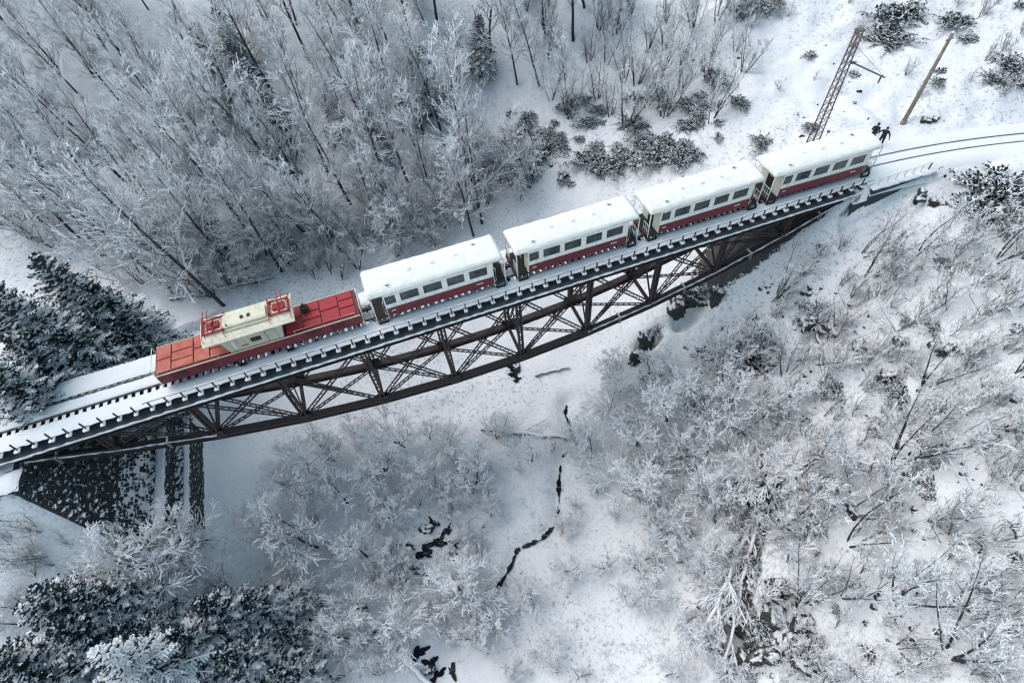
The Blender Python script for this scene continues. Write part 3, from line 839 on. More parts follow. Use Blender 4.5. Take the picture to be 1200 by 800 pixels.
def make_coach(name, label):
    """modelled with its left end at x=0, rail head at z=.125"""
    t = thing(name, label, 'coach', group='red and cream coaches of the train')
    HW = 1.14; B0, B1 = .90, 7.92
    WX = [(.94, 1.62), (1.90, 3.08), (3.38, 4.58), (4.91, 6.05), (6.36, 7.56)]
    m = MB(); m.box(B0, B1, -HW, HW, .58, 1.29); lp = m.build('lower_panel', 'coach_red', t)
    for s in (-1, 1):
        m = MB()
        for (a, b) in ((1.15, 1.42), (6.75, 7.2)):
            m.box(a, b, s * HW - (.012 if s < 0 else -.002), s * HW + (.012 if s > 0 else -.002), .93, 1.0)
        m.build('number_plate', 'lettering', lp)
    m = MB()
    for s in (-1, 1):
        ya, yb = sorted((s * HW, s * (HW - .06)))
        m.box(B0, B1, ya, yb, 1.293, 1.56)
        m.box(B0, B1, ya, yb, 2.30, 2.50)
        edges = [B0] + [e for w in WX for e in w] + [B1]
        for a, b in zip(edges[0::2], edges[1::2]): m.box(a, b, ya, yb, 1.56, 2.30)
        ya, yb = sorted((s * (HW + .02), s * (HW - .01)))
        m.box(B0 - .01, B1 + .01, ya, yb, 1.27, 1.32)
    m.build('side_wall', 'coach_white', t)
    for s in (-1, 1):
        for a, b in WX:
            ya, yb = sorted((s * (HW - .035), s * (HW - .05)))
            w = MB().box(a - .03, b + .03, ya, yb, 1.53, 2.33).build('window', 'window_glass', t)
            f = MB(); y0, y1 = sorted((s * (HW + .008), s * (HW - .04)))
            f.box(a - .035, a + .012, y0, y1, 1.54, 2.32); f.box(b - .012, b + .035, y0, y1, 1.54, 2.32)
            f.box(a + .012, b - .012, y0, y1, 1.54, 1.58); f.box(a + .012, b - .012, y0, y1, 2.28, 2.32)
            f.build('window_frame', 'coach_white', w)
    for x, s in ((B0, -1), (B1, 1)):                       # end walls set back behind the open platforms
        m = MB(); xa, xb = sorted((x + s * .004, x + s * .045))
        for ya, yb in ((-HW + .01, -.36), (.36, HW - .01)): m.box(xa, xb, ya, yb, .60, 2.5)
        m.box(xa, xb, -.36, .36, 2.3, 2.5)
        m.build('end_wall', 'coach_cream', t)
        xa, xb = sorted((x + s * .006, x + s * .02))
        d = MB().box(xa, xb, -.36, .36, .62, 2.3).build('end_door', 'underframe', t)
        xa, xb = sorted((x + s * .021, x + s * .028))
        MB().box(xa, xb, -.22, .22, 1.5, 2.15).build('door_window', 'window_glass', d)
        p0, p1 = sorted((x + s * .01, x + s * .86))
        pl = MB().box(p0, p1, -HW + .02, HW - .02, .46, .56, 0).build('platform', 'underframe', t)
        for sy in (-1, 1):
            ya, yb = sorted((sy * (HW - .05), sy * (HW + .10)))
            st = MB(); st.box(p0 + .1, p1 - .1, ya, yb, .12, .16); st.box(p0 + .1, p0 + .14, ya, yb, .16, .47); st.box(p1 - .14, p1 - .1, ya, yb, .16, .47)
            st.build('step', 'underframe', pl)
            px = x + s * .80
            MB().tube([(px, sy * (HW - .03), .50), (px, sy * (HW - .03), 1.5), (px, sy * (HW - .03), 2.47)], .038, 8).build('corner_pole', 'coach_white', t, True)
            px = x + s * .08
            MB().tube([(px, sy * (HW - .0), .75), (px + s * .06, sy * (HW + .05), .9), (px + s * .06, sy * (HW + .05), 1.9), (px, sy * HW, 2.05)], .022, 6).build('grab_rail', 'coach_white', t, True)
        ex = x + s * .80
        for sy in (-1, 1):
            g = MB()
            for yy in np.linspace(.42, HW - .05, 4): g.beam((ex, sy * yy, .56), (ex, sy * yy, 1.42), .025, .025, (0, 1, 0))
            g.beam((ex, sy * .40, 1.42), (ex, sy * (HW - .03), 1.42), .04, .04); g.beam((ex, sy * .40, .95), (ex, sy * (HW - .03), .95), .03, .03)
            g.build('platform_railing', 'coach_white', t)
        b = MB().box(*sorted((x + s * .86, x + s * .93)), -.95, .95, .42, .62).build('buffer_beam', 'loco_red', t)
        c = MB(); c.tube([(x + s * .9, 0, .48), (x + s * 1.24, 0, .48)], [.07, .07], 8); c.tube([(x + s * 1.2, 0, .48), (x + s * 1.26, 0, .48)], .17, 12)
        c.tube([(x + s * .9, .45, .55), (x + s * 1.1, .48, .3), (x + s * 1.3, .4, .42)], .03, 6)
        c.build('coupler', 'underframe', t)
    # arched roof, then the snow on it
    def arch(hw, ze, zr, n=16, dz=0):
        return [(hw * math.cos(math.pi * k / n), ze + dz + zr * math.sin(math.pi * k / n) ** .8) for k in range(n + 1)]
    rf = MB().prism(arch(HW + .05, 2.49, .34), 0, COACH_L).build('roof', 'coach_white', t, True)
    link('roof_snow', roof_snow_mesh(1), rf)
    for vx in (2.9, 4.4, 5.9): MB().prism([(-.16, 2.80), (.16, 2.80), (.16, 2.93), (.09, 2.97), (-.09, 2.97), (-.16, 2.93)], vx - .12, vx + .12).build('ridge_vent', 'coach_white', rf)
    for vx, vy in ((1.35, -.72), (7.2, .5)):
        v = MB(); zz = 2.55 + .34 * math.sqrt(1 - (vy / 1.19) ** 2)
        v.tube([(vx, vy, zz - .02), (vx, vy, zz + .14)], .07, 10); v.tube([(vx, vy, zz + .14), (vx, vy, zz + .17)], .12, 10)
        v.build('roof_vent', 'steel_light', rf)
    u = MB(); u.box(B0 + .1, B1 - .1, -.8, .8, .46, .658); u.box(3.4, 5.4, -.6, .6, .25, .46); u.build('underframe', 'underframe', t)
    for bx in (1.9, 6.75):
        bg = MB(); 
        for sy in (-1, 1): bg.box(bx - .95, bx + .95, sy * .66 - .05, sy * .66 + .05, .25, .45)
        bg.box(bx - .15, bx + .15, -.6, .6, .28, .42); bo = bg.build('bogie', 'underframe', t)
        for dx in (-.6, .6):
            wm = MB()
            for sy in (-1, 1): wm.tube([(bx + dx, sy * .43, .385), (bx + dx, sy * .52, .385)], .258, 18)
            wm.tube([(bx + dx, -.5, .385), (bx + dx, .5, .385)], .05, 8); wm.build('wheelset', 'rail_steel', bo)
    return t
names = ['red and cream coach coupled right behind the locomotive, snow on its roof',
         'red and cream coach second behind the locomotive, snow on its roof',
         'red and cream coach third behind the locomotive, snow on its roof',
         'last red and cream coach at the right end of the train near two people']
c0 = make_coach('passenger_coach', names[0])
c0.location = (26.48, 0, 0)
for i in range(1, 4):
    c = copy_tree(c0); c['label'] = names[i]
    c.location = (26.48 + 9.46 * i, 0, 0)
    for r_o in c.children:
        for q in r_o.children:
            if q.name.startswith('roof_snow'): q.data = roof_snow_mesh(i + 1)
    if i == 3: c.location = (54.85, -.02, 0); c.rotation_euler.z = R(-1.4)

def make_loco():
    t = thing('electric_locomotive', 'red locomotive with cream centre cab and two red pantographs at the head of the train', 'locomotive', (13.68, 0, 0))
    L = 12.05; HW = 1.15
    m = MB()
    m.prism([(-HW, .74), (HW, .74), (HW, 1.44), (HW - .06, 1.50), (-HW + .06, 1.50), (-HW, 1.44)], 0, L)
    hull = m.build('hull', 'loco_red', t)
    for s in (-1, 1):
        ya, yb = sorted((s * (HW + .012), s * (HW - .03)))
        MB().box(-.012, L + .012, ya, yb, 1.425, 1.475).build('trim_strip', 'loco_cream', hull)
    for s in (-1, 1):
        ya, yb = sorted((s * (HW + .018), s * (HW - .03)))
        for x in (.7, 2.2, 8.6, 10.1):
            g = MB().box(x, x + 1.0, ya, yb, .88, 1.32).build('side_grille', 'loco_red', hull)
            ga, gb = sorted((s * (HW + .026), s * (HW + .0)))
            for q in range(6): MB().box(x + .05, x + .95, ga, gb, .91 + q * .068, .93 + q * .068).build('grille_slat', 'underframe', g)
        for x in (4.3, 7.2):
            st = MB(); st.box(x, x + .45, *sorted((s * (HW - .1), s * (HW + .12))), .30, .34); st.box(x, x + .04, *sorted((s * (HW - .1), s * (HW + .12))), .34, .74); st.box(x + .41, x + .45, *sorted((s * (HW - .1), s * (HW + .12))), .34, .74); st.build('step', 'underframe', hull)
        for x0, x1 in ((.2, 3.6), (8.1, 11.8)):
            h = MB(); y = s * (HW - .05)
            h.tube([(x0, y, 1.5), (x0, y, 1.72), (x1, y, 1.72), (x1, y, 1.5)], .016, 6)
            h.build('hood_handrail', 'loco_cream', hull)
    # hood lids: separate plates with open joints
    def plates(x0, x1, cols, mat, seed):
        r = random.Random(seed)
        tot = sum(cols); x = x0
        for ci, cw in enumerate(cols):
            w = (x1 - x0) * cw / tot
            nrow = 2 + (ci % 2); ys = [-HW + .13 + (2 * HW - .26) * (k / nrow + (r.uniform(-.04, .04) if 0 < k < nrow else 0)) for k in range(nrow + 1)]
            for a, b in zip(ys[:-1], ys[1:]):
                j = r.uniform(-.05, .05)
                MB().prism([(a + .03, 1.502), (b - .03, 1.502), (b - .03, 1.565), (b - .06, 1.59), (a + .06, 1.59), (a + .03, 1.565)], x + .035, x + w - .035 ).build('hood_plate', mat, hull)
            x += w
    plates(.08, 4.25, (1.0, 1.5, 1.1, 1.3), 'loco_deck_orange', 4)
    plates(7.6, 11.9, (1.2, 1.3, 1.3, 1.1), 'loco_deck_red', 6)
    # centre cab
    C0, C1 = 4.35, 7.45
    m = MB()
    for s in (-1, 1):
        ya, yb = sorted((s * (HW - .07), s * (HW - .13)))
        for q in ([(C0, 1.503), (C0 + 1.35, 1.503), (C0 + 1.35, 2.56), (C0 - .30, 2.56), (C0 - .22, 2.3)], [(C0 + 1.95, 1.503), (C1, 1.503), (C1 + .18, 2.25), (C1 + .26, 2.56), (C0 + 1.95, 2.56)]):
            n_ = len(q); m.add([(x, ya, z) for x, z in q] + [(x, yb, z) for x, z in q], [tuple(range(n_)), tuple(reversed(range(n_, 2 * n_)))] + [(i, n_ + i, n_ + (i + 1) % n_, (i + 1) % n_) for i in range(n_)])
        m.box(C0 + 1.35, C0 + 1.95, ya, yb, 1.503, 1.85); m.box(C0 + 1.35, C0 + 1.95, ya, yb, 2.22, 2.56)
    for x in (C0, C1 - .06):
        m.box(x, x + .06, -HW + .132, HW - .132, 1.503, 2.05); m.box(x, x + .06, -HW + .132, HW - .132, 2.45, 2.56)
        for y in (-HW + .132, -.05, HW - .23): m.box(x, x + .06, y, y + .1, 2.05, 2.45)
    cab = m.build('cab', 'loco_grey_cream', t)
    for s in (-1, 1):
        ya, yb = sorted((s * (HW - .09), s * (HW - .11)))
        w = MB().box(C0 + 1.33, C0 + 1.97, ya, yb, 1.83, 2.24).build('side_window', 'window_glass', cab)
        ya, yb = sorted((s * (HW - .055), s * (HW - .075)))
        MB().box(C0 + .35, C0 + .40, ya, yb, 1.7, 2.35).build('handrail', 'coach_white', cab)
    for s in (-1, 1):
        ya, yb = sorted((s * (HW - .066), s * (HW - .075)))
        d = MB(); d.box(C0 + 2.25, C0 + 2.28, ya, yb, 1.55, 2.45); d.box(C0 + 2.85, C0 + 2.88, ya, yb, 1.55, 2.45); d.box(C0 + 2.28, C0 + 2.85, ya, yb, 2.42, 2.45); d.build('door_seam', 'underframe', cab)
        MB().box(C0 + .75, C0 + 1.15, ya, yb, 1.75, 1.85).build('number_plate', 'loco_red_bright', cab)
    for x in (C0 + .02, C1 - .04): MB().box(x, x + .02, -HW + .14, HW - .14, 2.03, 2.47).build('windscreen', 'window_glass', cab)
    # roof overhanging both ends
    R0, R1 = 3.2, 8.5
    sec = [(1.14, 2.565), (1.14, 2.61), (.85, 2.72), (.45, 2.79), (0, 2.81), (-.45, 2.79), (-.85, 2.72), (-1.14, 2.61), (-1.14, 2.565)]
    rf = MB().prism(sec, R0, R1).build('cab_roof', 'loco_cream', t)
    MB().prism([(-.40, 2.80), (.55, 2.80), (.55, 2.93), (.42, 2.98), (-.27, 2.98), (-.40, 2.93)], 4.5, 7.0).build('roof_box', 'loco_cream', rf)
    for x in (5.55, 5.95): MB().box(x, x + .16, -.08, .14, 2.982, 3.04).build('roof_hatch', 'underframe', rf)
    MB().beam((4.4, -.62, 2.83), (7.2, -.62, 2.83), .05, .05).build('conduit', 'loco_grey_cream', rf)
    for x in (4.75, 7.15): MB().tube([(x, -.3, 2.8), (x, -.3, 3.1)], [.06, .04], 8).build('insulator', 'porcelain', rf)
    # two folded pantographs
    def pantograph(cx, sgn):
        dz = -.46; p = MB()
        for y in (-.45, .62): p.beam((cx - .62, y, 3.36 + dz), (cx + .62, y, 3.36 + dz), .09, .08)
        for x in (-.55, 0, .55): p.beam((cx + x, -.5, 3.36 + dz), (cx + x, .67, 3.36 + dz), .08, .08)
        for x in (-.5, .5):
            for y in (-.4, .57): p.tube([(cx + x, y, 3.10 + dz), (cx + x, y, 3.33 + dz)], .06, 8)
        p.box(cx - .35, cx + .35, -.10, .35, 3.22 + dz, 3.40 + dz)
        po = p.build('pantograph_base', 'loco_red_bright', t)
        for y in (-.30, .47):
            MB().tube([(cx - sgn * .5, y, 3.44 + dz), (cx + sgn * .55, y * .75, 3.66 + dz), (cx - sgn * .35, y * .9, 3.80 + dz)], .032, 6).build('pantograph_arm', 'loco_red_bright', po)
        for q in (-.35, -.10):
            MB().tube([(cx + sgn * q, -.85, 3.74 + dz), (cx + sgn * q, -.62, 3.83 + dz), (cx + sgn * q, .78, 3.83 + dz), (cx + sgn * q, 1.0, 3.74 + dz)], .03, 6).build('collector_bow', 'loco_red_bright', po)
        for q in (-.62, .62):
            MB().tube([(cx + q, -.9, 2.66), (cx + q, -.9, 2.92), (cx + q, .95, 2.92), (cx + q, .95, 2.66)], .022, 6).build('guard_rail', 'loco_red_bright', po)
    pantograph(3.95, 1); pantograph(7.75, -1)
    for x in (3.1, 8.95):
        e = MB(); e.box(x - .2, x + .2, .2, .62, 1.592, 1.95); e.tube([(x, .41, 1.95), (x, .41, 2.25)], [.09, .05], 8); e.build('bell_housing', 'underframe', hull)
    for x, s in ((0, -1), (L, 1)):
        b = MB().box(*sorted((x + s * .003, x + s * .1)), -1.1, 1.1, .5, .8).build('buffer_beam', 'loco_cream', t)
        c = MB(); c.tube([(x + s * .1, 0, .48), (x + s * .4, 0, .48)], .07, 8); c.tube([(x + s * .35, 0, .48), (x + s * .43, 0, .48)], .18, 12); c.build('coupler', 'underframe', b)
        for y in (-.75, .75): MB().tube([(x + s * .003, y, 1.2), (x + s * .08, y, 1.2)], .11, 12).build('headlight', 'porcelain', hull)
        MB().tube([(x + s * .1, -.9, 1.0), (x + s * .12, -.9, 1.75), (x + s * .12, .9, 1.75), (x + s * .1, .9, 1.0)], .025, 6).build('end_handrail', 'coach_white', hull)
    for bx in (2.6, 9.4):
        bg = MB()
        for s in (-1, 1): bg.box(bx - 1.5, bx + 1.5, s * .7 - .06, s * .7 + .06, .26, .46)
        bo = bg.build('bogie', 'underframe', t)
        for dx in (-1.0, 1.0):
            w = MB()
            for s in (-1, 1): w.tube([(bx + dx, s * .43, .455), (bx + dx, s * .53, .455)], .33, 20)
            w.tube([(bx + dx, -.5, .455), (bx + dx, .5, .455)], .06, 8); w.build('wheelset', 'rail_steel', bo)
    return t
make_loco()

# ================================================================== lineside
mast_xy = at(955, 160, 0.0)
mz = h1(mast_xy[0], mast_xy[1])
mast = thing('lattice_mast', 'rusty lattice steel catenary mast with a side arm behind the last coach', 'mast', (mast_xy[0], mast_xy[1], mz))
HM = 8.1 - mz; r_ = .34
legs = [(-1, -1), (1, -1), (1, 1), (-1, 1)]
def mleg(k, z): w = r_ * (1 - .45 * z / HM); return Vector((legs[k][0] * w, legs[k][1] * w * .8, z))
for k in range(4): MB().beam(mleg(k, -.3), mleg(k, HM), .07, .07, (1, 0, 0)).build('mast_leg', 'mast_steel', mast)
for k in range(4):
    m = MB(); n = 15
    for i in range(n):
        a, b = HM * i / n, HM * (i + 1) / n
        m.beam(mleg(k, a), mleg((k + 1) % 4, b), .035, .015, (legs[k][0], legs[k][1], 0)); m.beam(mleg((k + 1) % 4, a), mleg(k, b), .035, .015, (legs[k][0], legs[k][1], .1))
    m.build('lattice_face', 'mast_steel', mast)
MB().box(-.26, .26, -.22, .22, HM, HM + .12).build('mast_cap', 'mast_steel', mast)
MB().box(-.6, .6, -.55, .55, -.6, .12).build('footing', 'concrete', mast)
am = MB().beam((.2, -.1, HM - 2.1), (1.2, -2.55, HM - 2.35), .07, .09).build('arm', 'mast_steel', mast)
MB().tube([(1.1, -2.3, HM - 2.4), (1.1, -2.3, HM - 2.85)], [.07, .05], 8).build('insulator', 'porcelain', am)
MB().beam((.2, 0, HM - 1.0), (1.15, -2.4, HM - 2.28), .02, .02).build('tie_rod', 'mast_steel', am)
pb = ground_at(1057.7, 145)
pole = thing('utility_pole', 'bare wooden utility pole standing beside the curving track', 'pole', tuple(pb))
MB().tube([(0, 0, -.5), (0.02, 0, 3), (.05, .02, 7.15)], [.17, .15, .115], 10).build('shaft', 'pole_wood', pole, True)
MB().tube([(.05, .02, 7.15), (.05, .02, 7.24)], [.125, .05], 10).build('snow_cap', 'snow', pole, True)
MB().tube([(0, 0, -.05), (0, 0, .35)], [.22, .20], 10).build('base_collar', 'pole_wood', pole, True)
MB().beam((-.3, .0, 6.7), (.42, .04, 6.7), .07, .08).build('cross_arm', 'pole_wood', pole)

# ------------------------------------------------------------------ two people by the track
def make_person(label, loc, rz, pose):
    t = thing('person', label, 'person', loc, rz, 'people beside the last coach')
    J = {'pelvis': (0, 0, .95), 'spine': (0, .02, 1.15), 'chest': (0, .03, 1.36), 'neck': (0, .03, 1.50), 'head0': (0, .05, 1.58), 'head1': (0, .055, 1.66), 'head2': (0, .05, 1.74)}
    rad = {'pelvis': (.17, .135), 'spine': (.165, .13), 'chest': (.20, .145), 'neck': (.065, .065), 'head0': (.075, .08), 'head1': (.088, .1), 'head2': (.06, .07)}
    E_ = [('pelvis', 'spine'), ('spine', 'chest'), ('chest', 'neck'), ('neck', 'head0'), ('head0', 'head1'), ('head1', 'head2')]
    for s, n in ((-1, 'l'), (1, 'r')):
        f = pose['step'] * s
        J['hip' + n] = (s * .10, 0, .88); J['knee' + n] = (s * .12, .05 + f * .5, .50); J['ank' + n] = (s * .13, -.02 + f, .10); J['toe' + n] = (s * .14, .15 + f, .045)
        J['sho' + n] = (s * .19, .03, 1.42); el, wr = pose['arm' + n]
        J['elb' + n] = el; J['wri' + n] = wr
        hv = (Vector(wr) - Vector(el)).normalized()
        J['pal' + n] = tuple(Vector(wr) + hv * .07)
        rad.update({'hip' + n: (.11, .11), 'knee' + n: (.072, .075), 'ank' + n: (.052, .06), 'toe' + n: (.045, .04), 'sho' + n: (.08, .08), 'elb' + n: (.058, .058), 'wri' + n: (.042, .042), 'pal' + n: (.045, .022)})
        E_ += [('pelvis', 'hip' + n), ('hip' + n, 'knee' + n), ('knee' + n, 'ank' + n), ('ank' + n, 'toe' + n), ('chest', 'sho' + n), ('sho' + n, 'elb' + n), ('elb' + n, 'wri' + n), ('wri' + n, 'pal' + n)]
        side = hv.cross(Vector((0, 1, 0.2))).normalized()
        for q in range(4):
            b_ = 'fb%d%s' % (q, n); J[b_] = tuple(Vector(J['pal' + n]) + hv * .05 + side * (.03 * (q - 1.5) / 1.0)); tip = 'ft%d%s' % (q, n)
            J[tip] = tuple(Vector(J[b_]) + hv * (.05 - .006 * abs(q - 1.3)) + Vector((0, .018, -.01))); rad[b_] = (.0095, .0095); rad[tip] = (.008, .008)
            E_ += [('pal' + n, b_), (b_, tip)]
        J['th' + n] = tuple(Vector(wr) + hv * .07 - side * .06 * -1 + Vector((0, .02, 0))); rad['th' + n] = (.0095, .0095); E_.append(('wri' + n, 'th' + n))
    ks = list(J); me = bpy.data.meshes.new('body')
    me.from_pydata([J[k] for k in ks], [(ks.index(a), ks.index(b)) for a, b in E_], [])
    tmp = bpy.data.objects.new('tmp', me); COL.objects.link(tmp)
    md = tmp.modifiers.new('skin', 'SKIN'); md.use_smooth_shade = True
    sv = me.skin_vertices[0].data
    for i, k in enumerate(ks):
        sv[i].radius = rad[k]; sv[i].use_root = (k == 'pelvis')
    tmp.modifiers.new('sub', 'SUBSURF').levels = 1
    dg = bpy.context.evaluated_depsgraph_get()
    ev = bpy.data.meshes.new_from_object(tmp.evaluated_get(dg))
    bpy.data.objects.remove(tmp, do_unlink=True)
    ev.name = 'body'; ev.materials.clear()
    for mm in ('jacket', 'trousers', 'skin', 'rubber'): ev.materials.append(MATS[mm])
    for p in ev.polygons:
        c = p.center
        hand = any((c - Vector(J['pal' + n])).length < .13 and (c - Vector(J['elb' + n])).length > (Vector(J['wri' + n]) - Vector(J['elb' + n])).length * .97 for n in 'lr')
        p.material_index = 2 if (c.z > 1.51 or hand) else 3 if c.z < .12 else 1 if c.z < .84 and abs(c.x) < .24 else 0
        p.use_smooth = True
    b = link('body', ev, t)
    m = MB(); vs = []; n, kk = 7, 12                       # hair or hat over the skull
    for i in range(n):
        th = math.radians(8 + 84 * i / (n - 1))
        for j in range(kk):
            a = 6.2832 * j / kk; dn = 0.035 * (1 if math.sin(a) < 0 else -.4) * (i / (n - 1))
            vs.append((.098 * math.sin(th) * math.cos(a), .05 + .118 * math.sin(th) * math.sin(a), 1.665 + .125 * math.cos(th) - dn))
    m.add(vs, [(i * kk + j, (i + 1) * kk + j, (i + 1) * kk + (j + 1) % kk, i * kk + (j + 1) % kk) for i in range(n - 1) for j in range(kk)] + [tuple(range(kk))])
    m.build('hat', pose['hat'], b, True)
    f = MB()
    f.tube([(0, .15, 1.655), (0, .172, 1.625)], [.014, .018], 6); f.build('nose', 'skin', b, True)
    f = MB()
    for s in (-1, 1): f.tube([(s * .035, .138, 1.66), (s * .035, .148, 1.66)], .010, 8)
    f.build('eyes', 'hair', b)
    for s in (-1, 1):
        f = MB(); f.tube([(s * .092, .05, 1.63), (s * .10, .045, 1.67)], [.018, .022], 6); f.build('ear', 'skin', b, True)
    return t
g1 = at(1019.4, 164, .0); g2 = at(1029.8, 170.5, .0)
make_person('person in dark clothes standing nearer the snowy mast, hands in front', (g1[0] + .1, g1[1], h1(g1[0], g1[1]) + .0), R(-60),
            dict(step=.06, arml=((-.27, .0, 1.14), (-.16, .2, 1.06)), armr=((.27, .0, 1.14), (.17, .2, 1.04)), hat='jacket'))
make_person('person in dark jacket standing nearer the rails with arms held out', (g2[0], g2[1], h1(g2[0], g2[1]) + .0), R(120),
            dict(step=.16, arml=((-.36, .02, 1.20), (-.44, .18, 1.05)), armr=((.38, .0, 1.22), (.50, .12, 1.06)), hat='hair'))

# ================================================================== vegetation: a few modelled plants of each kind, then individual copies
def unit(v): return v / (np.linalg.norm(v) + 1e-9)
def snow_ridge(mb, p, q, w0, w1, t):
    """a tent of snow lying along the upper side of a twig"""
    d = unit(q - p); s = np.cross(d, (0, 0, 1.0))
    n = np.linalg.norm(s)
    if n < 0.2: return
    s /= n; up = np.array([0, 0, 1.0])
    mb.add([p - s * w0, p + up * t, p + s * w0, q - s * w1, q + up * t * .7, q + s * w1], [(0, 1, 4, 3), (1, 2, 5, 4)])
def grow_tree(seed, h, r0, clear, n1, ascend, reach, snow, trunks=1, lean=0.0, kids=(6, 6, 0), sw=1.0, droop=0.0, bend=.10, wob=.13):
    """returns trunk, crown and snow geometry of one bare tree: limbs, branches, long thin twigs, snow lying along them"""
    R_ = np.random.RandomState(seed)
    tr, cr, sn = MB(), MB(), MB()
    def path(p, d, L, n, w, grav):
        pts = [p]
        for i in range(n):
            d = unit(d + R_.normal(0, w, 3) + np.array([0, 0, grav]))
            p = p + d * L / n; pts.append(p)
        return np.array(pts)
    def branch(p, d, L, r, lev):
        n = 6 if lev == 1 else 4 if lev == 2 else 3
        pts = path(p, d, L, n, wob, .04 - droop * .10)
        rr = np.linspace(r, max(.006, r * .35), n + 1)
        cr.tube(pts, rr, 5 if lev == 1 else 4 if lev == 2 else 3, cap=False)
        on = R_.rand() < snow * 1.15
        for i in range(n):
            if (on and R_.rand() < .85) or R_.rand() < snow * .25:
                w = max(rr[i] * 1.15, R_.uniform(.020, .036) * sw)
                snow_ridge(sn, pts[i] + np.array([0, 0, rr[i] * .4]), pts[i + 1] + np.array([0, 0, rr[i + 1] * .4]), w, w * .85, w * R_.uniform(.7, 1.2))
        m = int(round(kids[lev - 1] * R_.uniform(.75, 1.25)))
        if lev >= 3 or m == 0: return
        for k in range(m):
            t = .2 + .8 * (k + R_.rand()) / m
            f = min(t, .999) * n; i = int(f); q = pts[i] + (pts[i + 1] - pts[i]) * (f - i)
            dd = unit(pts[i + 1] - pts[i]); side = unit(np.cross(dd, R_.normal(0, 1, 3)))
            dd = unit(dd + side * R_.uniform(.45, .95) + np.array([0, 0, .10 - droop * .2]))
            branch(q, dd, L * R_.uniform(.38, .68) * (1.2 - .5 * t), max(.007, rr[i] * .55), lev + 1)
    for k in range(trunks):
        a = R_.uniform(0, 6.28); sp = 0 if trunks == 1 else R_.uniform(.15, .45)
        d = unit(np.array([math.cos(a) * sp + lean, math.sin(a) * sp, 1.0]))
        hh = h * (1 if k == 0 else R_.uniform(.65, .95)); rk = r0 * (1 if trunks == 1 else R_.uniform(.6, .85))
        n = 9
        pts = path(np.array([math.cos(a), math.sin(a), 0]) * (0 if trunks == 1 else .12) + np.array([0, 0, -.5]), d, hh + .5, n, bend * .5, .06)
        rad = rk * (1 - np.linspace(0, 1, n + 1) ** 1.1 * .92)
        tr.tube(pts, rad, 7)
        for i in range(2, n):
            if R_.rand() < snow * .5: snow_ridge(sn, pts[i] + np.array([0, 0, rad[i] * .3]), pts[i] + (pts[i + 1] - pts[i]) * R_.uniform(.4, 1) + np.array([0, 0, rad[i] * .3]), rad[i] * .9, rad[i] * .8, rad[i] * .6)
        m = max(4, int(n1 / trunks ** .6))
        for j in range(m):
            t = clear + (1 - clear) * ((j + R_.rand()) / m); f = t * n; i = min(int(f), n - 1)
            q = pts[i] + (pts[i + 1] - pts[i]) * (f - i)
            az = 2.4 * j + R_.uniform(-.5, .5)
            up = ascend + R_.uniform(-.25, .25) + .3 * t
            dd = unit(np.array([math.cos(az), math.sin(az), up]) + .35 * (pts[i + 1] - pts[i]) / np.linalg.norm(pts[i + 1] - pts[i]))
            branch(q, dd, reach * hh * (1.1 - .65 * (t - clear) / (1 - clear + 1e-6)) * R_.uniform(.7, 1.25), rad[i] * .38 + .010, 1)
    return tr, cr, sn
def make_tree_proto(*a, mats=('bark', 'twig'), **k):
    tr, cr, sn = grow_tree(*a, **k)
    return (('trunk', tr.mesh('trunk', [mats[0]], True)), ('crown', cr.mesh('crown', [mats[1]])), ('branch_snow', sn.mesh('branch_snow', ['snow'])))

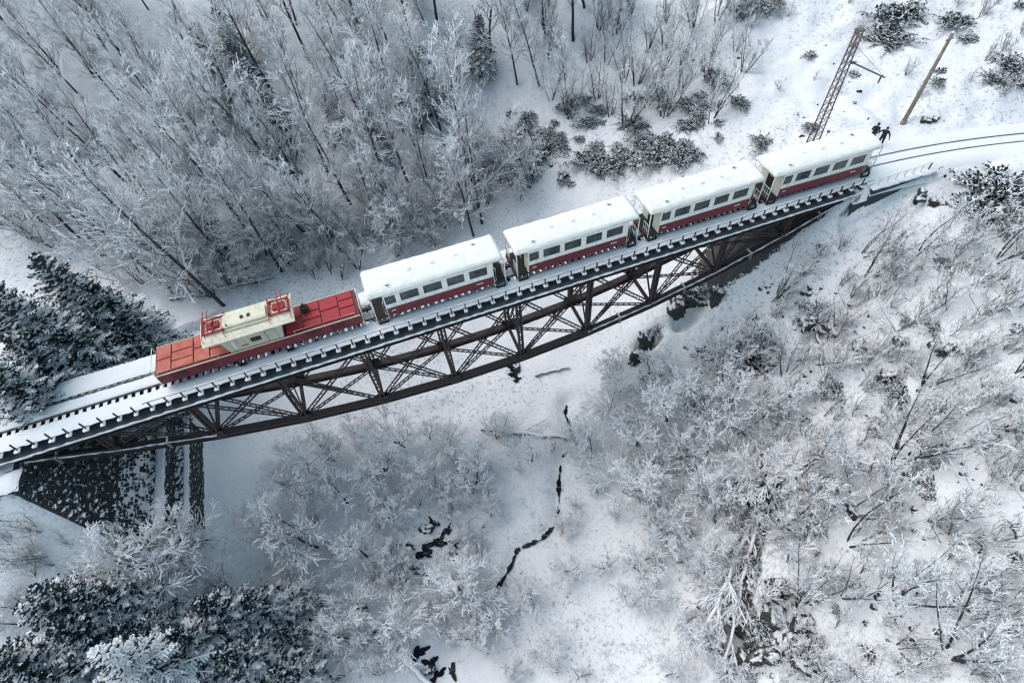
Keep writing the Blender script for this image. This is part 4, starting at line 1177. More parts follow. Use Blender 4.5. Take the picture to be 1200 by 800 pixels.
def grow_spruce(seed, h, rad, snow, base=.06, nb0=8, gap=1.0, side_snow=1.0):
    R_ = np.random.RandomState(seed); tr, cr, sn = MB(), MB(), MB()
    tr.tube([(0, 0, -.4), (0, 0, h * .5), (0, 0, h)], [.022 * h, .012 * h, .015], 7)
    z = h * base; az0 = 0
    while z < h * .99:
        t = (z / h - base) / (1 - base); L0 = rad * (1 - t) ** .85 + .12
        nb = nb0 if t < .7 else max(5, nb0 - 2)
        for k in range(nb):
            a = az0 + 6.283 * k / nb + R_.uniform(-.25, .25); L = L0 * R_.uniform(.72, 1.12)
            el = .15 + .5 * t - .25 * (1 - t); d = np.array([math.cos(a), math.sin(a), el]); side = np.array([-math.sin(a), math.cos(a), 0])
            p0 = np.array([0, 0, z]); nseg = max(3, int(L / .22)); prev = p0
            for i in range(1, nseg + 1):
                f = i / nseg
                p = p0 + d * L * f + np.array([0, 0, -.22 * L * f * f + .05 * L * f ** 4])
                w = .05 + .06 * (1 - f)
                cr.add([prev - side * w, prev + side * w, p + side * w * .8, p - side * w * .8, (prev + p) / 2 - np.array([0, 0, .10])], [(0, 1, 2, 3), (0, 4, 1), (2, 4, 3)])
                lb = (.50 * L * (1 - f) + .16) * R_.uniform(.7, 1.15)
                for s in (-1, 1):
                    q = p + (d * .62 + side * s * .75) * lb + np.array([0, 0, -.16 * lb + R_.uniform(-.05, .05)])
                    e = d * .085 - side * s * .06; dn = np.array([0, 0, -R_.uniform(.06, .14)])
                    cr.add([p - e, p + e, q + e * .35, q - e * .35, (p + q) / 2 + dn], [(0, 1, 2, 3), (0, 4, 1), (3, 2, 4)])
                    if R_.rand() < snow * side_snow:
                        u = np.array([0, 0, .035]); f0 = R_.uniform(.05, .3); qq = p + (q - p) * R_.uniform(.7, 1.02); pp = p + (q - p) * f0
                        sn.add([pp - e * .9 + u * .3, pp + u * 1.9, pp + e * .9 + u * .3, qq - e * .5 + u * .3, qq + u * 1.5, qq + e * .5 + u * .3], [(0, 1, 4, 3), (1, 2, 5, 4)])
                if R_.rand() < snow * 1.3:
                    u = np.array([0, 0, .05]); sn.add([prev - side * w + u * .3, prev + u * 2, prev + side * w + u * .3, p - side * w * .8 + u * .3, p + u * 2, p + side * w * .8 + u * .3], [(0, 1, 4, 3), (1, 2, 5, 4)])
                prev = p
        az0 += .55; z += (h * .033 * (1.15 - .5 * t) + .06) * gap
    return (('trunk', tr.mesh('trunk', ['bark'], True)), ('crown', cr.mesh('crown', ['needles'])), ('branch_snow', sn.mesh('branch_snow', ['snow'])))

def grow_shrub(seed, rx, h, nb, snow, mat='needles'):
    """an evergreen shrub: arching boughs with flat sprays, snow lying in layers along them"""
    R_ = np.random.RandomState(seed); st, cr, sn = MB(), MB(), MB()
    for bI in range(nb):
        a = R_.uniform(0, 6.28); el = R_.uniform(.12, 1.5) ** 1.2; L = rx * R_.uniform(.6, 1.25) * (1 if el < .8 else .8 * h / rx)
        d = unit(np.array([math.cos(a), math.sin(a), el])); side = unit(np.cross(d, (0, 0, 1.0)) + R_.normal(0, .15, 3))
        p0 = np.array([R_.normal(0, rx * .18), R_.normal(0, rx * .18), -.05]); n = max(4, int(L / .14)); prev = p0
        st.tube([p0 + d * L * q + np.array([0, 0, -.35 * L * q * q]) for q in (0, .3, .6, .9)], [.03, .022, .015, .006], 4, cap=False)
        for i in range(1, n + 1):
            f = i / n; p = p0 + d * L * f + np.array([0, 0, -.35 * L * f * f]) + R_.normal(0, .02, 3)
            if f > .2:
                for s_ in (-1, 1):
                    lb = R_.uniform(.2, .46) * (1.25 - f); dv = unit(d * R_.uniform(.3, .9) + side * s_ * R_.uniform(.5, 1.0) + R_.normal(0, .28, 3)); q = p + dv * lb
                    e = unit(np.cross(dv, (R_.normal(0, .3), R_.normal(0, .3), 1.0))) * R_.uniform(.05, .10)
                    cr.add([p - e * .4, p + e * .4, (p + q) / 2 + e, q, (p + q) / 2 - e], [(0, 1, 2, 4), (4, 2, 3)])
                    if R_.rand() < snow:
                        u = np.array([0, 0, 1.0]); w = R_.uniform(.03, .07); ss = unit(np.cross(dv, u)) * w; pp = p + (q - p) * R_.uniform(0, .3)
                        sn.add([pp - ss, pp + u * w * .9, pp + ss, q - ss * .5 + u * .01, q + u * w * .5, q + ss * .5 + u * .01], [(0, 1, 4, 3), (1, 2, 5, 4)])
            prev = p
    return (('stems', st.mesh('stems', ['bark'])), ('foliage', cr.mesh('foliage', [mat])), ('shrub_snow', sn.mesh('shrub_snow', ['snow'])))

ITEMS = []      # (root, noun phrase, px, py, category)
def plant(proto, name, p, s, rz, tilt=(0, 0), noun='', cat='tree', size=None):
    o = bpy.data.objects.new(name, None); COL.objects.link(o)
    o.empty_display_size = .3
    o.location = p; o.scale = (s, s, s) if not isinstance(s, tuple) else s
    o.rotation_euler = (tilt[0], tilt[1], rz)
    if rz: o.rotation_euler = (Matrix.Rotation(tilt[0], 3, 'X') @ Matrix.Rotation(tilt[1], 3, 'Y') @ Matrix.Rotation(rz, 3, 'Z')).to_euler()
    for nm, me_ in proto:
        if len(me_.polygons):
            c = link(nm, me_, o)
            if nm in ('branch_snow', 'shrub_snow', 'foliage', 'crown', 'stems'): c['kind'] = 'stuff'
    px, py = project(p)
    ITEMS.append((o, noun, px, py, cat))
    return o
def top_at(px, py, h):
    """foot of a plant of height h whose top is seen along this line of sight"""
    d = ray(px, py); d = d / np.linalg.norm(d)
    P = CAM[None, :] + _T[:, None] * d[None, :]
    below = P[:, 2] < HF(P[:, 0], P[:, 1]) + h
    i = int(np.argmax(below)) if below.any() else len(_T) - 1
    x, y = P[i, 0], P[i, 1]
    return np.array([x, y, h1(x, y)])

TALL = [make_tree_proto(100 + i, h, .17, .24, 22, .8, .26, .78, lean=.03, bend=.10, kids=(7, 6, 0), sw=1.3) for i, h in enumerate((14, 15.5, 13, 16.5, 14.5, 12.5, 15))]
WIDE = [make_tree_proto(200 + i, h, .15, .10, 18, .45, .50, .85, trunks=t, bend=.18, droop=.35, kids=(7, 6, 0), sw=1.4, wob=.15) for i, (h, t) in enumerate(((7.5, 1), (6.5, 3), (8.2, 2), (5.8, 3), (7, 2)))]
STEM = [make_tree_proto(300 + i, h, .10, .15, 18, 1.0, .30, .45, trunks=t, bend=.12, kids=(6, 5, 0), sw=.9) for i, (h, t) in enumerate(((7, 4), (6.2, 5), (8, 3), (5.5, 4)))]
DRY = [make_tree_proto(400 + i, h, .06, .08, 12, .9, .40, .55, trunks=t, bend=.25, kids=(5, 4, 0), sw=.8, lean=l, wob=.2, mats=('dry_twig', 'dry_twig')) for i, (h, t, l) in enumerate(((3.2, 4, .0), (2.4, 5, .2), (4.2, 2, .45), (2.8, 6, .1), (5.0, 1, .6)))]
SPRUCE = [grow_spruce(500, 12, 4.2, .85, nb0=7, gap=1.9, side_snow=.75), grow_spruce(501, 10, 3.3, .5, nb0=7, gap=1.5, side_snow=.6), grow_spruce(502, 11, 4.3, .22, gap=1.45, side_snow=.5), grow_spruce(503, 6, 1.9, .5, gap=1.2)]
SHRUB = [grow_shrub(600, 1.9, 1.7, 80, .46), grow_shrub(601, 1.5, 1.3, 60, .5), grow_shrub(602, 2.3, 2.1, 110, .42), grow_shrub(603, .9, .7, 30, .45)]

def poly_in(px, py, poly):
    c = False; j = len(poly) - 1
    for i in range(len(poly)):
        (xi, yi), (xj, yj) = poly[i], poly[j]
        if (yi > py) != (yj > py) and px < (xj - xi) * (py - yi) / (yj - yi) + xi: c = not c
        j = i
    return c
TAKEN = []
def free(p, d):
    return all((p[0] - q[0]) ** 2 + (p[1] - q[1]) ** 2 > max(d, 0) ** 2 for q in TAKEN)
def off_track(p, d=3.4):
    return not (abs(p[1] - float(track_y(np.array(p[0])))) < d)
rv = random.Random(21)
def scatter(poly, n, dist, protos, name, nouns, smin, smax, cat, tilt=(0, 0, .05), avoid=(), by_top=0):
    xs = [q[0] for q in poly]; ys = [q[1] for q in poly]; made = 0; tries = 0
    while made < n and tries < n * 12:
        tries += 1
        px, py = rv.uniform(min(xs), max(xs)), rv.uniform(min(ys), max(ys))
        if not poly_in(px, py, poly): continue
        if any(math.hypot(px - a, py - b) < c for a, b, c in avoid): continue
        p = top_at(px, py, by_top) if by_top else ground_at(px, py)
        if not free(p, dist) or not off_track(p, 4.2): continue
        TAKEN.append(p); made += 1
        plant(rv.choice(protos), name, p, rv.uniform(smin, smax), rv.uniform(0, 6.28), (tilt[0] + rv.gauss(0, tilt[2]), tilt[1] + rv.gauss(0, tilt[2])), rv.choice(nouns) if isinstance(nouns, list) else nouns, cat)

# ---- the bare wood on the far side of the bridge: trees whose trunks can be followed, then the rest of the wood
TRUNKS = [(197, 337, 1.15), (262, 358, 1.2), (281, 322, 1.1), (300, 284, 1.05), (232, 300, 1.0), (412, 240, .95), (478, 214, .9), (555, 276, .85), (565, 262, .9), (401, 296, .95),
          (349, 236, 1.0), (160, 226, 1.0), (245, 240, 1.0), (330, 318, .9), (150, 262, 1.0), (372, 290, .9), (448, 262, .85), (515, 248, .8), (120, 300, 1.0), (60, 240, 1.0),
          (666, 139, .62), (632, 101, .7), (606, 99, .7), (300, 170, .95), (520, 170, .8), (430, 150, .85), (45, 170, 1.0), (100, 160, .95), (215, 170, .95)]
for i, (px, py, s) in enumerate(TRUNKS):
    p = ground_at(px, py); TAKEN.append(p)
    plant(TALL[i % len(TALL)], 'bare_tree', p, s * rv.uniform(.95, 1.05), rv.uniform(0, 6.28), (rv.gauss(0.0, .04), rv.gauss(-.10, .05)), 'slender bare tree with dark trunk', 'tree')
FOREST = [(-40, -30), (690, -30), (690, 60), (640, 150), (585, 175), (560, 240), (430, 300), (190, 330), (-40, 250)]
scatter(FOREST, 82, 2.0, TALL, 'bare_tree', 'slender bare tree with dark trunk', .55, 1.1, 'tree', (0, -.05, .06))
scatter([(0, 0), (690, 0), (640, 150), (560, 260), (430, 310), (190, 340), (0, 260)], 34, 1.6, WIDE, 'snowy_sapling', 'low snow-covered sapling', .42, .75, 'sapling', (0, 0, .06))
BAND = [(180, 290), (420, 255), (560, 190), (640, 215), (580, 262), (420, 325), (200, 355)]
scatter(BAND, 64, 1.0, WIDE + STEM, 'snowy_sapling', 'low snow-covered sapling', .45, .85, 'sapling', (0, 0, .08))
scatter([(580, 0), (700, 0), (880, 20), (880, 110), (820, 130), (640, 150)], 20, 1.8, STEM, 'many_stemmed_tree', 'many-stemmed bare snowy tree', .5, .9, 'tree', (0, 0, .06))
# many-stemmed bare trees on the hillside behind the third coach
for i, (px, py, s) in enumerate([(778, 137, 1.0), (732, 150, .95), (832, 142, .85), (700, 118, .85), (668, 138, .9), (760, 60, .7), (812, 40, .7), (640, 40, .9), (862, 60, .55), (745, 100, .8), (720, 40, .75), (690, 75, .8)]):
    p = ground_at(px, py); TAKEN.append(p)
    plant(STEM[i % 4], 'many_stemmed_tree', p, s, rv.uniform(0, 6.28), (rv.gauss(0, .05), rv.gauss(.03, .06)), 'many-stemmed bare snowy tree', 'tree')
# evergreen shrubs
for i, (px, py, s) in enumerate([(612, 160, 1.3), (600, 190, 1.25), (632, 178, 1.2), (616, 205, 1.1), (590, 168, 1.0), (690, 188, 1.0), (716, 196, 1.1), (742, 190, 1.0), (770, 186, 1.0), (796, 186, 1.05), (726, 176, .95), (756, 170, .9), (782, 168, .9), (700, 172, .8),
                                 (838, 92, .8), (846, 100, .7), (822, 112, .7), (806, 122, .6), (1048, 24, 1.5), (1066, 12, 1.3), (1040, 48, 1.1), (1120, 28, 1.0), (1134, 48, .8), (880, 8, 1.0), (908, 4, .9), (862, 12, .9), (1172, 232, 1.6), (1150, 246, 1.1),
                                 (1188, 222, 1.2), (1186, 80, .8), (1100, 98, .5), (950, 66, .6), (893, 168, .6), (952, 150, .5), (1196, 100, .7), (1165, 95, .6)]):
    p = ground_at(px, py); TAKEN.append(p)
    plant(SHRUB[i % 3], 'evergreen_shrub', p, s * .95, rv.uniform(0, 6.28), (0, 0), 'dark evergreen shrub with snow', 'shrub')
# dark spruces at the left edge behind the track, bottom left and a few in the wood (placed by their tops)
def spruce(px, py, i, s, noun, tilt=(0, 0)):
    h = (12, 10, 11, 6)[i] * s; p = top_at(px, py, h); TAKEN.append(p)
    plant(SPRUCE[i], 'spruce_tree', p, s, rv.uniform(0, 6.28), tilt, noun, 'tree')
for a in [(40, 300, 2, 1.0), (105, 335, 2, .9), (-30, 330, 2, 1.0), (70, 390, 2, .8), (150, 392, 2, .65), (10, 395, 2, .8), (-30, 420, 2, .8), (110, 425, 2, .62), (160, 425, 2, .5), (60, 445, 2, .6), (20, 450, 2, .6), (130, 380, 2, .75)]:
    spruce(*a, 'very dark spruce beside the track')
for a in [(112, 764, 0, .95), (20, 712, 1, .8), (232, 705, 2, .62), (285, 700, 2, .6), (350, 735, 1, .42), (62, 735, 2, .7), (262, 765, 2, .6), (320, 785, 2, .55), (-20, 770, 2, .8), (170, 725, 1, .5), (210, 815, 2, .7), (110, 700, 1, .6), (355, 700, 1, .34), (30, 800, 1, .8), (290, 820, 2, .6), (90, 690, 2, .6), (140, 735, 2, .55), (40, 690, 2, .7), (200, 740, 2, .6), (330, 740, 2, .4)]:
    spruce(*a, 'dark spruce with snow-laden boughs')
for a in [(225, 30, 2, .8), (285, 70, 1, .9), (305, 110, 1, .7), (492, 52, 3, 1.2), (330, 180, 3, 1.0), (195, 255, 3, .7), (430, 130, 3, 1.0), (250, 10, 2, .7), (560, 20, 3, 1.0), (380, 110, 3, .9), (470, 100, 3, .8), (340, 300 - 20, 3, .6)]:
    spruce(*a, 'small dark spruce among bare trees')
# snow-laden broad trees in the gorge, placed by the middle of their crowns
CROWNS = [(395, 575, 0), (440, 535, 1), (360, 620, 2), (420, 640, 0), (490, 545, 3), (545, 560, 1), (465, 500, 4), (345, 560, 1), (535, 690, 2), (420, 700, 4), (465, 728, 3), (575, 735, 3), (560, 700, 3),
          (720, 470, 2), (695, 520, 0), (755, 500, 4), (735, 560, 2), (770, 600, 1), (745, 650, 4), (820, 455, 1), (800, 520, 3), (850, 480, 0), (715, 430, 1), (580, 500, 3), (870, 545, 4), (905, 470, 3), (775, 420, 1), 
          (190, 655, 3), (218, 662, 3), (250, 680, 1), (380, 520, 1), (830, 560, 3), (790, 470, 0)]
for px, py, i in CROWNS:
    h = (7.5, 6.5, 8.2, 5.8, 7)[i]; s = rv.uniform(.58, .9) * (.75 if px < 320 else 1)
    p = top_at(px, py, h * s * .6); TAKEN.append(p)
    plant(WIDE[i], 'snowy_tree', p, s, rv.uniform(0, 6.28), (rv.gauss(0, .1), rv.gauss(0, .1)), 'broad bare tree thick with snow', 'tree')
for px, py in [(340, 530), (420, 500), (500, 505), (560, 530), (530, 520), (380, 650), (450, 660), (350, 680), (400, 740), (620, 700), (640, 745), (600, 780), (660, 660), (450, 600), (320, 610), (475, 570)]:
    i = rv.randrange(5); h = (7.5, 6.5, 8.2, 5.8, 7)[i]; s = rv.uniform(.35, .6)
    p = top_at(px, py, h * s * .6); TAKEN.append(p)
    plant(WIDE[i], 'snowy_tree', p, s, rv.uniform(0, 6.28), (rv.gauss(0, .1), rv.gauss(0, .1)), 'broad bare tree thick with snow', 'tree')
for i, (px, py, s) in enumerate([(228, 650, .62), (202, 664, .7), (243, 632, .5), (172, 652, .6), (140, 640, .5), (215, 640, .45)]):
    p = ground_at(px, py); TAKEN.append(p)
    plant((WIDE + STEM)[(i * 2) % 9], 'frosted_tree', p, s, rv.uniform(0, 6.28), (rv.gauss(0, .15), rv.gauss(-.1, .1)), 'frosted bare tree in front of the wall', 'tree')
CLEAR = [(655, 560, 30), (668, 500, 26), (610, 640, 30), (585, 680, 24), (290, 560, 60), (670, 720, 55), (640, 600, 30), (250, 560, 50), (620, 470, 30), (720, 760, 50), (500, 640, 36), (500, 775, 30), (1060, 200, 55)]
scatter([(300, 520), (660, 440), (860, 380), (880, 800), (360, 800)], 80, 1.0, WIDE + STEM, 'snowy_bush', 'low bush buried in snow', .28, .55, 'bush', (0, 0, .15), CLEAR)
# dry thickets over the right-hand slope
for i, (px, py, s, k) in enumerate([(1036, 524, 1.3, 4), (1096, 322, 1.2, 2), (1030, 398, 1.3, 4), (1082, 402, 1.0, 4), (1128, 380, 1.2, 4), (1078, 642, 1.2, 4), (1094, 722, 1.1, 2), (1040, 642, 1.2, 4), (1140, 690, 1.0, 3), (960, 300, .7, 0), (985, 290, .7, 1), (1000, 345, .8, 0), (1140, 560, 1.2, 2)]):
    p = ground_at(px, py); TAKEN.append(p)
    plant(DRY[k], 'leaning_sapling', p, s, R(-20) + rv.gauss(0, .3), (rv.gauss(-.1, .1), rv.gauss(.15, .1)), 'dark leaning sapling', 'sapling')
scatter([(850, 400), (960, 300), (1200, 260), (1240, 800), (850, 820)], 160, .95, DRY + DRY + STEM[:2], 'dry_bush', 'bare dry bush', .6, 1.1, 'bush', (0, .1, .15), [(1060, 200, 60), (860, 740, 30), (1190, 640, 40), (1180, 380, 30)])
scatter([(850, 430), (930, 420), (960, 560), (1000, 800), (870, 800)], 26, 1.4, WIDE, 'snowy_tree', 'broad bare tree thick with snow', .4, .65, 'tree', (0, 0, .15), [(860, 740, 25)])
scatter([(880, 380), (1200, 250), (1200, 800), (880, 800)], 40, 1.0, SHRUB[:2] + SHRUB[3:], 'evergreen_shrub', 'dark evergreen shrub with snow', .35, .8, 'shrub', (0, 0, .05), [(1060, 200, 60)])
scatter([(860, 0), (1200, 0), (1200, 130), (1080, 130), (1000, 110), (880, 130)], 22, 1.2, DRY + SHRUB[3:], 'dry_bush', 'bare dry bush', .35, .75, 'bush', (0, .05, .12), [(1020, 140, 40)])
scatter([(570, 140), (640, 120), (860, 100), (880, 170), (700, 215), (590, 225)], 36, .9, SHRUB, 'evergreen_shrub', 'dark evergreen shrub with snow', .5, .9, 'shrub', (0, 0, .05))
scatter([(770, 350), (900, 300), (930, 400), (900, 460), (790, 420)], 24, .9, SHRUB, 'evergreen_shrub', 'dark evergreen shrub with snow', .6, 1.0, 'shrub', (0, 0, .05))
scatter([(0, 690), (160, 690), (330, 800), (0, 800)], 10, 1.0, WIDE, 'snowy_bush', 'low bush buried in snow', .25, .4, 'bush', (0, 0, .15))
scatter([(0, 590), (150, 650), (160, 700), (0, 690)], 12, .8, DRY, 'dry_bush', 'bare dry bush', .4, .8, 'bush', (0, 0, .15))
scatter([(0, 190), (190, 290), (210, 350), (120, 330), (0, 262)], 14, 1.6, WIDE + STEM, 'snowy_sapling', 'low snow-covered sapling', .45, .9, 'sapling', (0, 0, .1))

# ---- rocks
def rock_mesh(seed):
    R_ = np.random.RandomState(seed); m = MB(); n, k = 14, 22; ph = R_.uniform(0, 9, 6); vs = []
    for i in range(n + 1):
        th = math.pi * i / n
        for j in range(k):
            a = 6.2832 * j / k; d = np.array([math.sin(th) * math.cos(a), math.sin(th) * math.sin(a), math.cos(th)])
            q = 1 + .22 * math.sin(3 * d[0] + ph[0]) + .2 * math.sin(4 * d[1] + ph[1]) + .16 * math.sin(5 * d[2] + 3 * d[0] + ph[2]) + .12 * math.sin(9 * d[0] + 7 * d[1] + ph[3]) + .09 * math.sin(13 * d[2] + 11 * d[1] + ph[4]) + R_.normal(0, .07)
            p = d * q; vs.append(p)
    m.add(vs, [(i * k + j, (i + 1) * k + j, (i + 1) * k + (j + 1) % k, i * k + (j + 1) % k) for i in range(n) for j in range(k)])
    return m.mesh('rock', ['rock'], True)
ROCKM = [rock_mesh(i) for i in range(5)]
def rock(px, py, sx, sy, sz, noun, rz=None, sink=.35):
    p = ground_at(px, py); o = link('rock', ROCKM[rv.randrange(5)])
    o.location = (p[0], p[1], p[2] + sz * (.5 - sink)); o.scale = (sx, sy, sz); o.rotation_euler = (rv.gauss(0, .1), rv.gauss(0, .1), rv.uniform(0, 6.28) if rz is None else rz)
    ITEMS.append((o, noun, px, py, 'rock'))
for a in [(958, 384, 1.0, .5, .7), (975, 388, .9, .45, .6), (945, 380, .5, .5, .6), (890, 424, 1.0, .9, 1.2), (878, 412, .8, .6, 1.0), (900, 434, .6, .7, .9), (812, 352, 1.3, .7, 1.0), (840, 345, .8, .6, .8), (795, 362, .9, .7, 1.0), (855, 392, .8, .5, .7),
          (1078, 232, .5, .4, .45), (1092, 238, .4, .3, .35), (1008, 408, .5, .5, .5), (1040, 442, .6, .5, .6), (1110, 412, .45, .5, .5), (1100, 95, .3, .3, .3), (1084, 142, .35, .3, .3), (1096, 140, .3, .25, .25), (1188, 502, .3, .3, .3),
          (905, 720, .9, .6, .8), (925, 760, 1.0, .7, .9), (895, 770, .8, .6, .9), (915, 690, .7, .5, .7), (940, 730, .6, .6, .6), (950, 780, .8, .5, .7), (880, 690, .6, .5, .7), (1056, 402, .4, .35, .4), (1098, 405, .4, .4, .4), (1000, 600, .4, .4, .4), (1046, 590, .5, .4, .45),
          (700, 200, .6, .5, .6), (660, 210, .5, .4, .5), (500, 620, .5, .4, .4), (530, 650, .45, .4, .4), (470, 680, .4, .4, .4), (500, 785, .5, .4, .4), (605, 430, .5, .4, .5), (755, 400, .8, .6, 1.0), (750, 420, .7, .6, 1.0), (760, 440, .6, .5, .8), (905, 565, .7, .5, .8), (915, 585, .6, .4, .7), (895, 540, .5, .4, .6)]:
    rock(*a, 'dark snow-capped rock')
# the dark cleft at the bottom: tall rock ribs either side of it
for a in [(868, 690, .5, 1.0, .9, .25), (872, 735, .5, 1.1, 1.0, .2), (876, 780, .6, 1.0, 1.0, .1), (846, 770, .4, .9, .7, .2), (864, 650, .4, .9, .7, .3)]:
    rock(a[0], a[1], a[2], a[3], a[4], 'dark rock rib at the cleft', rz=a[5], sink=.45)

# ---- fallen trees and logs
def log(pa, pb, r, noun, branches=0, sn=1.0, lift=.1):
    a = ground_at(*pa); b = ground_at(*pb); t = thing('fallen_log', '', 'log', tuple(a)); n = 12; R_ = np.random.RandomState(int(pa[0] + pa[1]))
    P = np.array([a + (b - a) * i / n for i in range(n + 1)]); P[:, 2] = HF(P[:, 0], P[:, 1]) + r * .6 + lift
    P[1:-1, 2] = .5 * P[1:-1, 2] + .5 * np.linspace(P[0, 2], P[-1, 2], n + 1)[1:-1]
    P[:, :2] += R_.normal(0, .05, (n + 1, 2)); P -= a
    MB().tube(P, np.linspace(r, r * .55, n + 1), 9).build('log_trunk', 'bark', t, True)
    s = MB(); s.tube(P + np.array([0, 0, r * .75]), np.linspace(r, r * .6, n + 1) * .85 * sn, 8); s.build('log_snow', 'snow', t, True)
    for k in range(branches):
        m = MB(); sb = MB(); i = R_.randint(2, n); d = unit(P[i] - P[i - 1]); sd_ = np.array([-d[1], d[0], R_.uniform(.0, .5)]) * (1 if k % 2 else -1)
        L = R_.uniform(1.2, 3.4); pts = [P[i]]
        for q in range(5): pts.append(pts[-1] + unit(d * .9 + sd_ * .55 + R_.normal(0, .15, 3)) * L / 5)
        pts = np.array(pts); m.tube(pts, np.linspace(r * .35, .015, 6), 5, cap=False)
        sb.tube(pts + np.array([0, 0, r * .3]), np.linspace(r * .55, .04, 6), 5, cap=False)
        for q in range(14):
            j = R_.randint(1, 5); e = pts[j] + unit(d + sd_ * R_.uniform(-.8, .8) + R_.normal(0, .3, 3)) * R_.uniform(.4, 1.1)
            sb.tube(np.array([pts[j], (pts[j] + e) / 2 + R_.normal(0, .05, 3), e]) + np.array([0, 0, .03]), [.05, .045, .02], 4, cap=False)
        bo = m.build('log_branch', 'bark', t, True); sb.build('branch_snow', 'snow', bo, True)
    ITEMS.append((t, noun, pa[0], pa[1], 'log'))
log((565, 503), (672, 516), .20, 'snow-covered fallen log across the creek bed', 2, 1.1)
log((446, 748), (512, 806), .24, 'thick snow-covered fallen log beside the dark pools', 0, 1.2)
log((626, 440), (668, 432), .14, 'short fallen log under the bridge', 0, .8)
log((886, 592), (812, 762), .16, 'toppled tree heavy with snow sprawling down the bank', 22, 1.3, 1.1)
log((884, 600), (842, 790), .13, 'slim toppled tree lying along the dark cleft', 14, 1.3, 1.3)
log((200, 352), (322, 326), .14, 'fallen log on the snow behind the locomotive', 3, .6)
log((90, 210), (150, 175), .13, 'fallen stem lying in the wood', 3, .8, .2)
log((420, 215), (380, 250), .12, 'fallen stem among the trees behind the coaches', 3, .8, .2)
log((955, 392), (962, 470), .12, 'dead trunk leaning below the rock ledge', 3, .6, .4)

# ---- ground cover nobody could count: dead stems, bramble and litter poking through the snow
gc = MB(); R_ = np.random.RandomState(77)
def tufts(poly, n, big=1.0):
    xs = [q[0] for q in poly]; ys = [q[1] for q in poly]
    PX = R_.uniform(min(xs), max(xs), n); PY = R_.uniform(min(ys), max(ys), n)
    keep = np.array([poly_in(a, b, poly) for a, b in zip(PX, PY)])
    PX, PY = PX[keep], PY[keep]
    D = np.stack([(PX - 600) / FPX, -(PY - 400) / FPX, -np.ones(len(PX))], 1) @ ROTN.T
    z = np.full(len(PX), -10.0)
    for _ in range(14):                                     # iterate the sight line down to the terrain
        P = CAM + D * ((z - CAM[2]) / D[:, 2])[:, None]; z = .5 * z + .5 * HF(P[:, 0], P[:, 1])
    P = CAM + D * ((z - CAM[2]) / D[:, 2])[:, None]; P[:, 2] = HF(P[:, 0], P[:, 1])
    ok = np.abs(P[:, 1] - track_y(P[:, 0])) > 3.2
    cl = fbm(P[:, 0], P[:, 1], 5.0, 3) > .03 + R_.normal(0, .09, len(P))
    for p in P[ok & cl]:
        for k in range(R_.randint(2, 6)):
            a = R_.uniform(0, 6.28); L = R_.uniform(.15, .75) * big; el = R_.uniform(.15, 1.2)
            d = unit(np.array([math.cos(a), math.sin(a), el])); o = p + np.array([R_.normal(0, .18), R_.normal(0, .18), -.04])
            s = unit(np.cross(d, (0.2, .1, 1))) * R_.uniform(.008, .022); u = np.cross(s, d) * .8
            gc.add([o - s, o + s, o + u, o + d * L], [(0, 1, 3), (1, 2, 3), (2, 0, 3)])
tufts([(0, 0), (700, 0), (640, 200), (420, 320), (190, 350), (0, 300)], 5200, 1.7)
tufts([(860, 300), (1200, 220), (1200, 800), (850, 800)], 7000, 1.4)
tufts(BAND, 1300, 1.7)
tufts([(640, 0), (1200, 0), (1200, 160), (1080, 150), (880, 170), (640, 230)], 900)
tufts([(280, 500), (860, 400), (860, 800), (240, 800)], 5200, 1.4)
tufts([(0, 560), (240, 640), (300, 800), (0, 800)], 500)
tag(gc.build('undergrowth', 'dry_twig'), 'thin dead stems and bramble poking through the snow all over', 'undergrowth', kind='stuff')

# ---- small stones and clods showing dark through the snow
sc = MB()
def stones(poly, n, big=1.0):
    xs = [q[0] for q in poly]; ys = [q[1] for q in poly]
    PX = R_.uniform(min(xs), max(xs), n); PY = R_.uniform(min(ys), max(ys), n)
    keep = np.array([poly_in(a, b, poly) for a, b in zip(PX, PY)]); PX, PY = PX[keep], PY[keep]
    D = np.stack([(PX - 600) / FPX, -(PY - 400) / FPX, -np.ones(len(PX))], 1) @ ROTN.T
    z = np.full(len(PX), -10.0)
    for _ in range(14):
        P = CAM + D * ((z - CAM[2]) / D[:, 2])[:, None]; z = .5 * z + .5 * HF(P[:, 0], P[:, 1])
    P = CAM + D * ((z - CAM[2]) / D[:, 2])[:, None]
    ok = (np.abs(P[:, 1] - track_y(P[:, 0])) > 3.0) & (fbm(P[:, 0] + 30, P[:, 1], 4.0, 3) > .02)
    for p in P[ok]:
        r = .05 * math.exp(R_.uniform(0, 1.7)) * big; k = 6; el_ = R_.uniform(.45, 1.0); az_ = R_.uniform(0, 3.14); ca, sa = math.cos(az_), math.sin(az_); a0 = R_.uniform(0, 6); zz = h1(p[0], p[1])
        lo = [(p[0] + math.cos(a0 + 1.047 * j) * r * R_.uniform(.7, 1.3), p[1] + math.sin(a0 + 1.047 * j) * r * R_.uniform(.7, 1.3), zz - .1) for j in range(k)]
        lo = [(p[0] + (q[0] - p[0]) * (ca * ca + el_ * sa * sa) + (q[1] - p[1]) * ca * sa * (1 - el_) * 1.6, p[1] + (q[1] - p[1]) * (sa * sa + el_ * ca * ca), q[2]) for q in lo]
        hi = [(p[0] + (q[0] - p[0]) * .65, p[1] + (q[1] - p[1]) * .65, zz + r * R_.uniform(.3, .9)) for q in lo]
        sc.add(lo + hi, [(j, (j + 1) % k, k + (j + 1) % k, k + j) for j in range(k)] + [tuple(range(k, 2 * k))])
stones([(860, 300), (1200, 220), (1200, 800), (850, 800)], 600)
stones([(640, 60), (1200, 0), (1200, 140), (1080, 150), (880, 170), (640, 230)], 220)
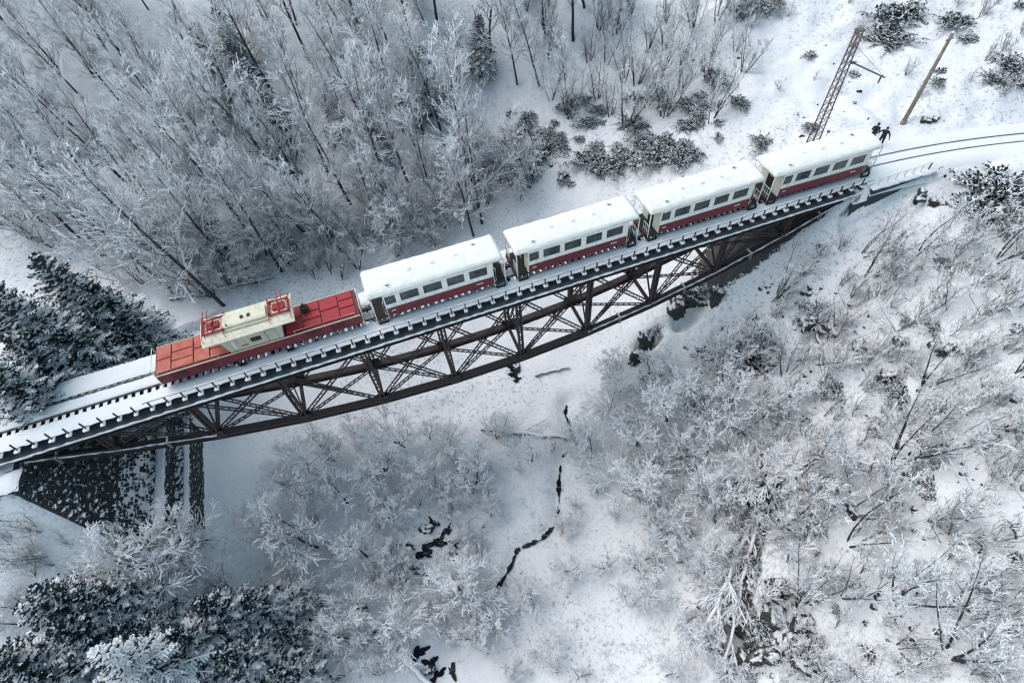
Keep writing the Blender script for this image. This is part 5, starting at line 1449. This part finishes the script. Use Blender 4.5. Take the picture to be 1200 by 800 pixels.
stones([(420, 480), (860, 400), (860, 800), (420, 800)], 260, .8)
stones([(780, 340), (1000, 255), (1000, 290), (880, 420), (780, 420)], 300, 1.2)
tag(sc.build('stones', 'rock'), 'small dark stones and clods scattered through the snow', 'stones', kind='stuff')

# ---- labels: what it is, where it stands, and which one along that stretch
ANCH = [('behind the locomotive', 270, 330), ('behind the first coach', 460, 250), ('behind the second coach', 620, 200), ('behind the third coach', 780, 165), ('left of the lattice mast', 900, 100), ('in the top left corner', 60, 60),
        ('above the track at the left edge', 40, 260), ('in the wood above the locomotive', 200, 180), ('at the top left of middle', 330, 40), ('in the wood above the first coach', 400, 130), ('at the top edge near the middle', 560, 40), ('on the open hillside at the top', 780, 50),
        ('beyond the curving track', 1130, 70), ('below the curving track', 1150, 240), ('just below the right bridge end', 930, 310), ('under the right half of the bridge', 800, 390), ('high on the right-hand slope', 1080, 370), ('halfway down the right-hand slope', 1060, 520), ('at the right edge below the middle', 1180, 580),
        ('in the bottom right corner', 1130, 740), ('right of the toppled tree', 970, 700), ('on the bank right of the creek', 770, 500), ('at the bottom right of the creek', 740, 680), ('under the middle of the bridge', 590, 490), ('on the flat left of the creek', 430, 570), ('around the dark pools', 510, 700),
        ('by the stone abutment', 170, 600), ('in the bottom left corner', 60, 740), ('at the bottom left of the pools', 290, 730), ('at the left end of the bridge', 60, 430), ('around the rock ledge', 940, 430)]
ORD = ['first', 'second', 'third', 'fourth', 'fifth', 'sixth', 'seventh', 'eighth', 'ninth', 'tenth', 'eleventh', 'twelfth', 'thirteenth', 'fourteenth', 'fifteenth', 'sixteenth', 'seventeenth', 'eighteenth', 'nineteenth', 'twentieth']
ORD += ['twenty-' + w for w in ORD[:9]] + ['thirtieth'] + ['thirty-' + w for w in ORD[:9]] + ['fortieth'] + ['forty-' + w for w in ORD[:9]]
groups = {}
for o, noun, px, py, cat in ITEMS:
    w = min(ANCH, key=lambda a: math.hypot(a[1] - px, (a[2] - py) * 1.1))[0]
    if cat == 'log': w = ''
    groups.setdefault((noun, w, cat), []).append((px, o))
plural = {'tree': 'trees', 'shrub': 'shrubs', 'bush': 'bushes', 'sapling': 'saplings', 'rock': 'rocks', 'log': 'logs'}
for (noun, w, cat), L in groups.items():
    L.sort(key=lambda a: a[0])
    for i, (px, o) in enumerate(L):
        lab = (noun + ' ' + w).strip()
        if len(L) == 2: lab += ', ' + ('left' if i == 0 else 'right') + ' one'
        elif len(L) > 2: lab += ', ' + ('leftmost' if i == 0 else 'rightmost' if i == len(L) - 1 else ORD[min(i, len(ORD) - 1)] + ' from left')
        tag(o, lab, cat, (plural[cat] + ' ' + w).strip() if len(L) > 1 else None)
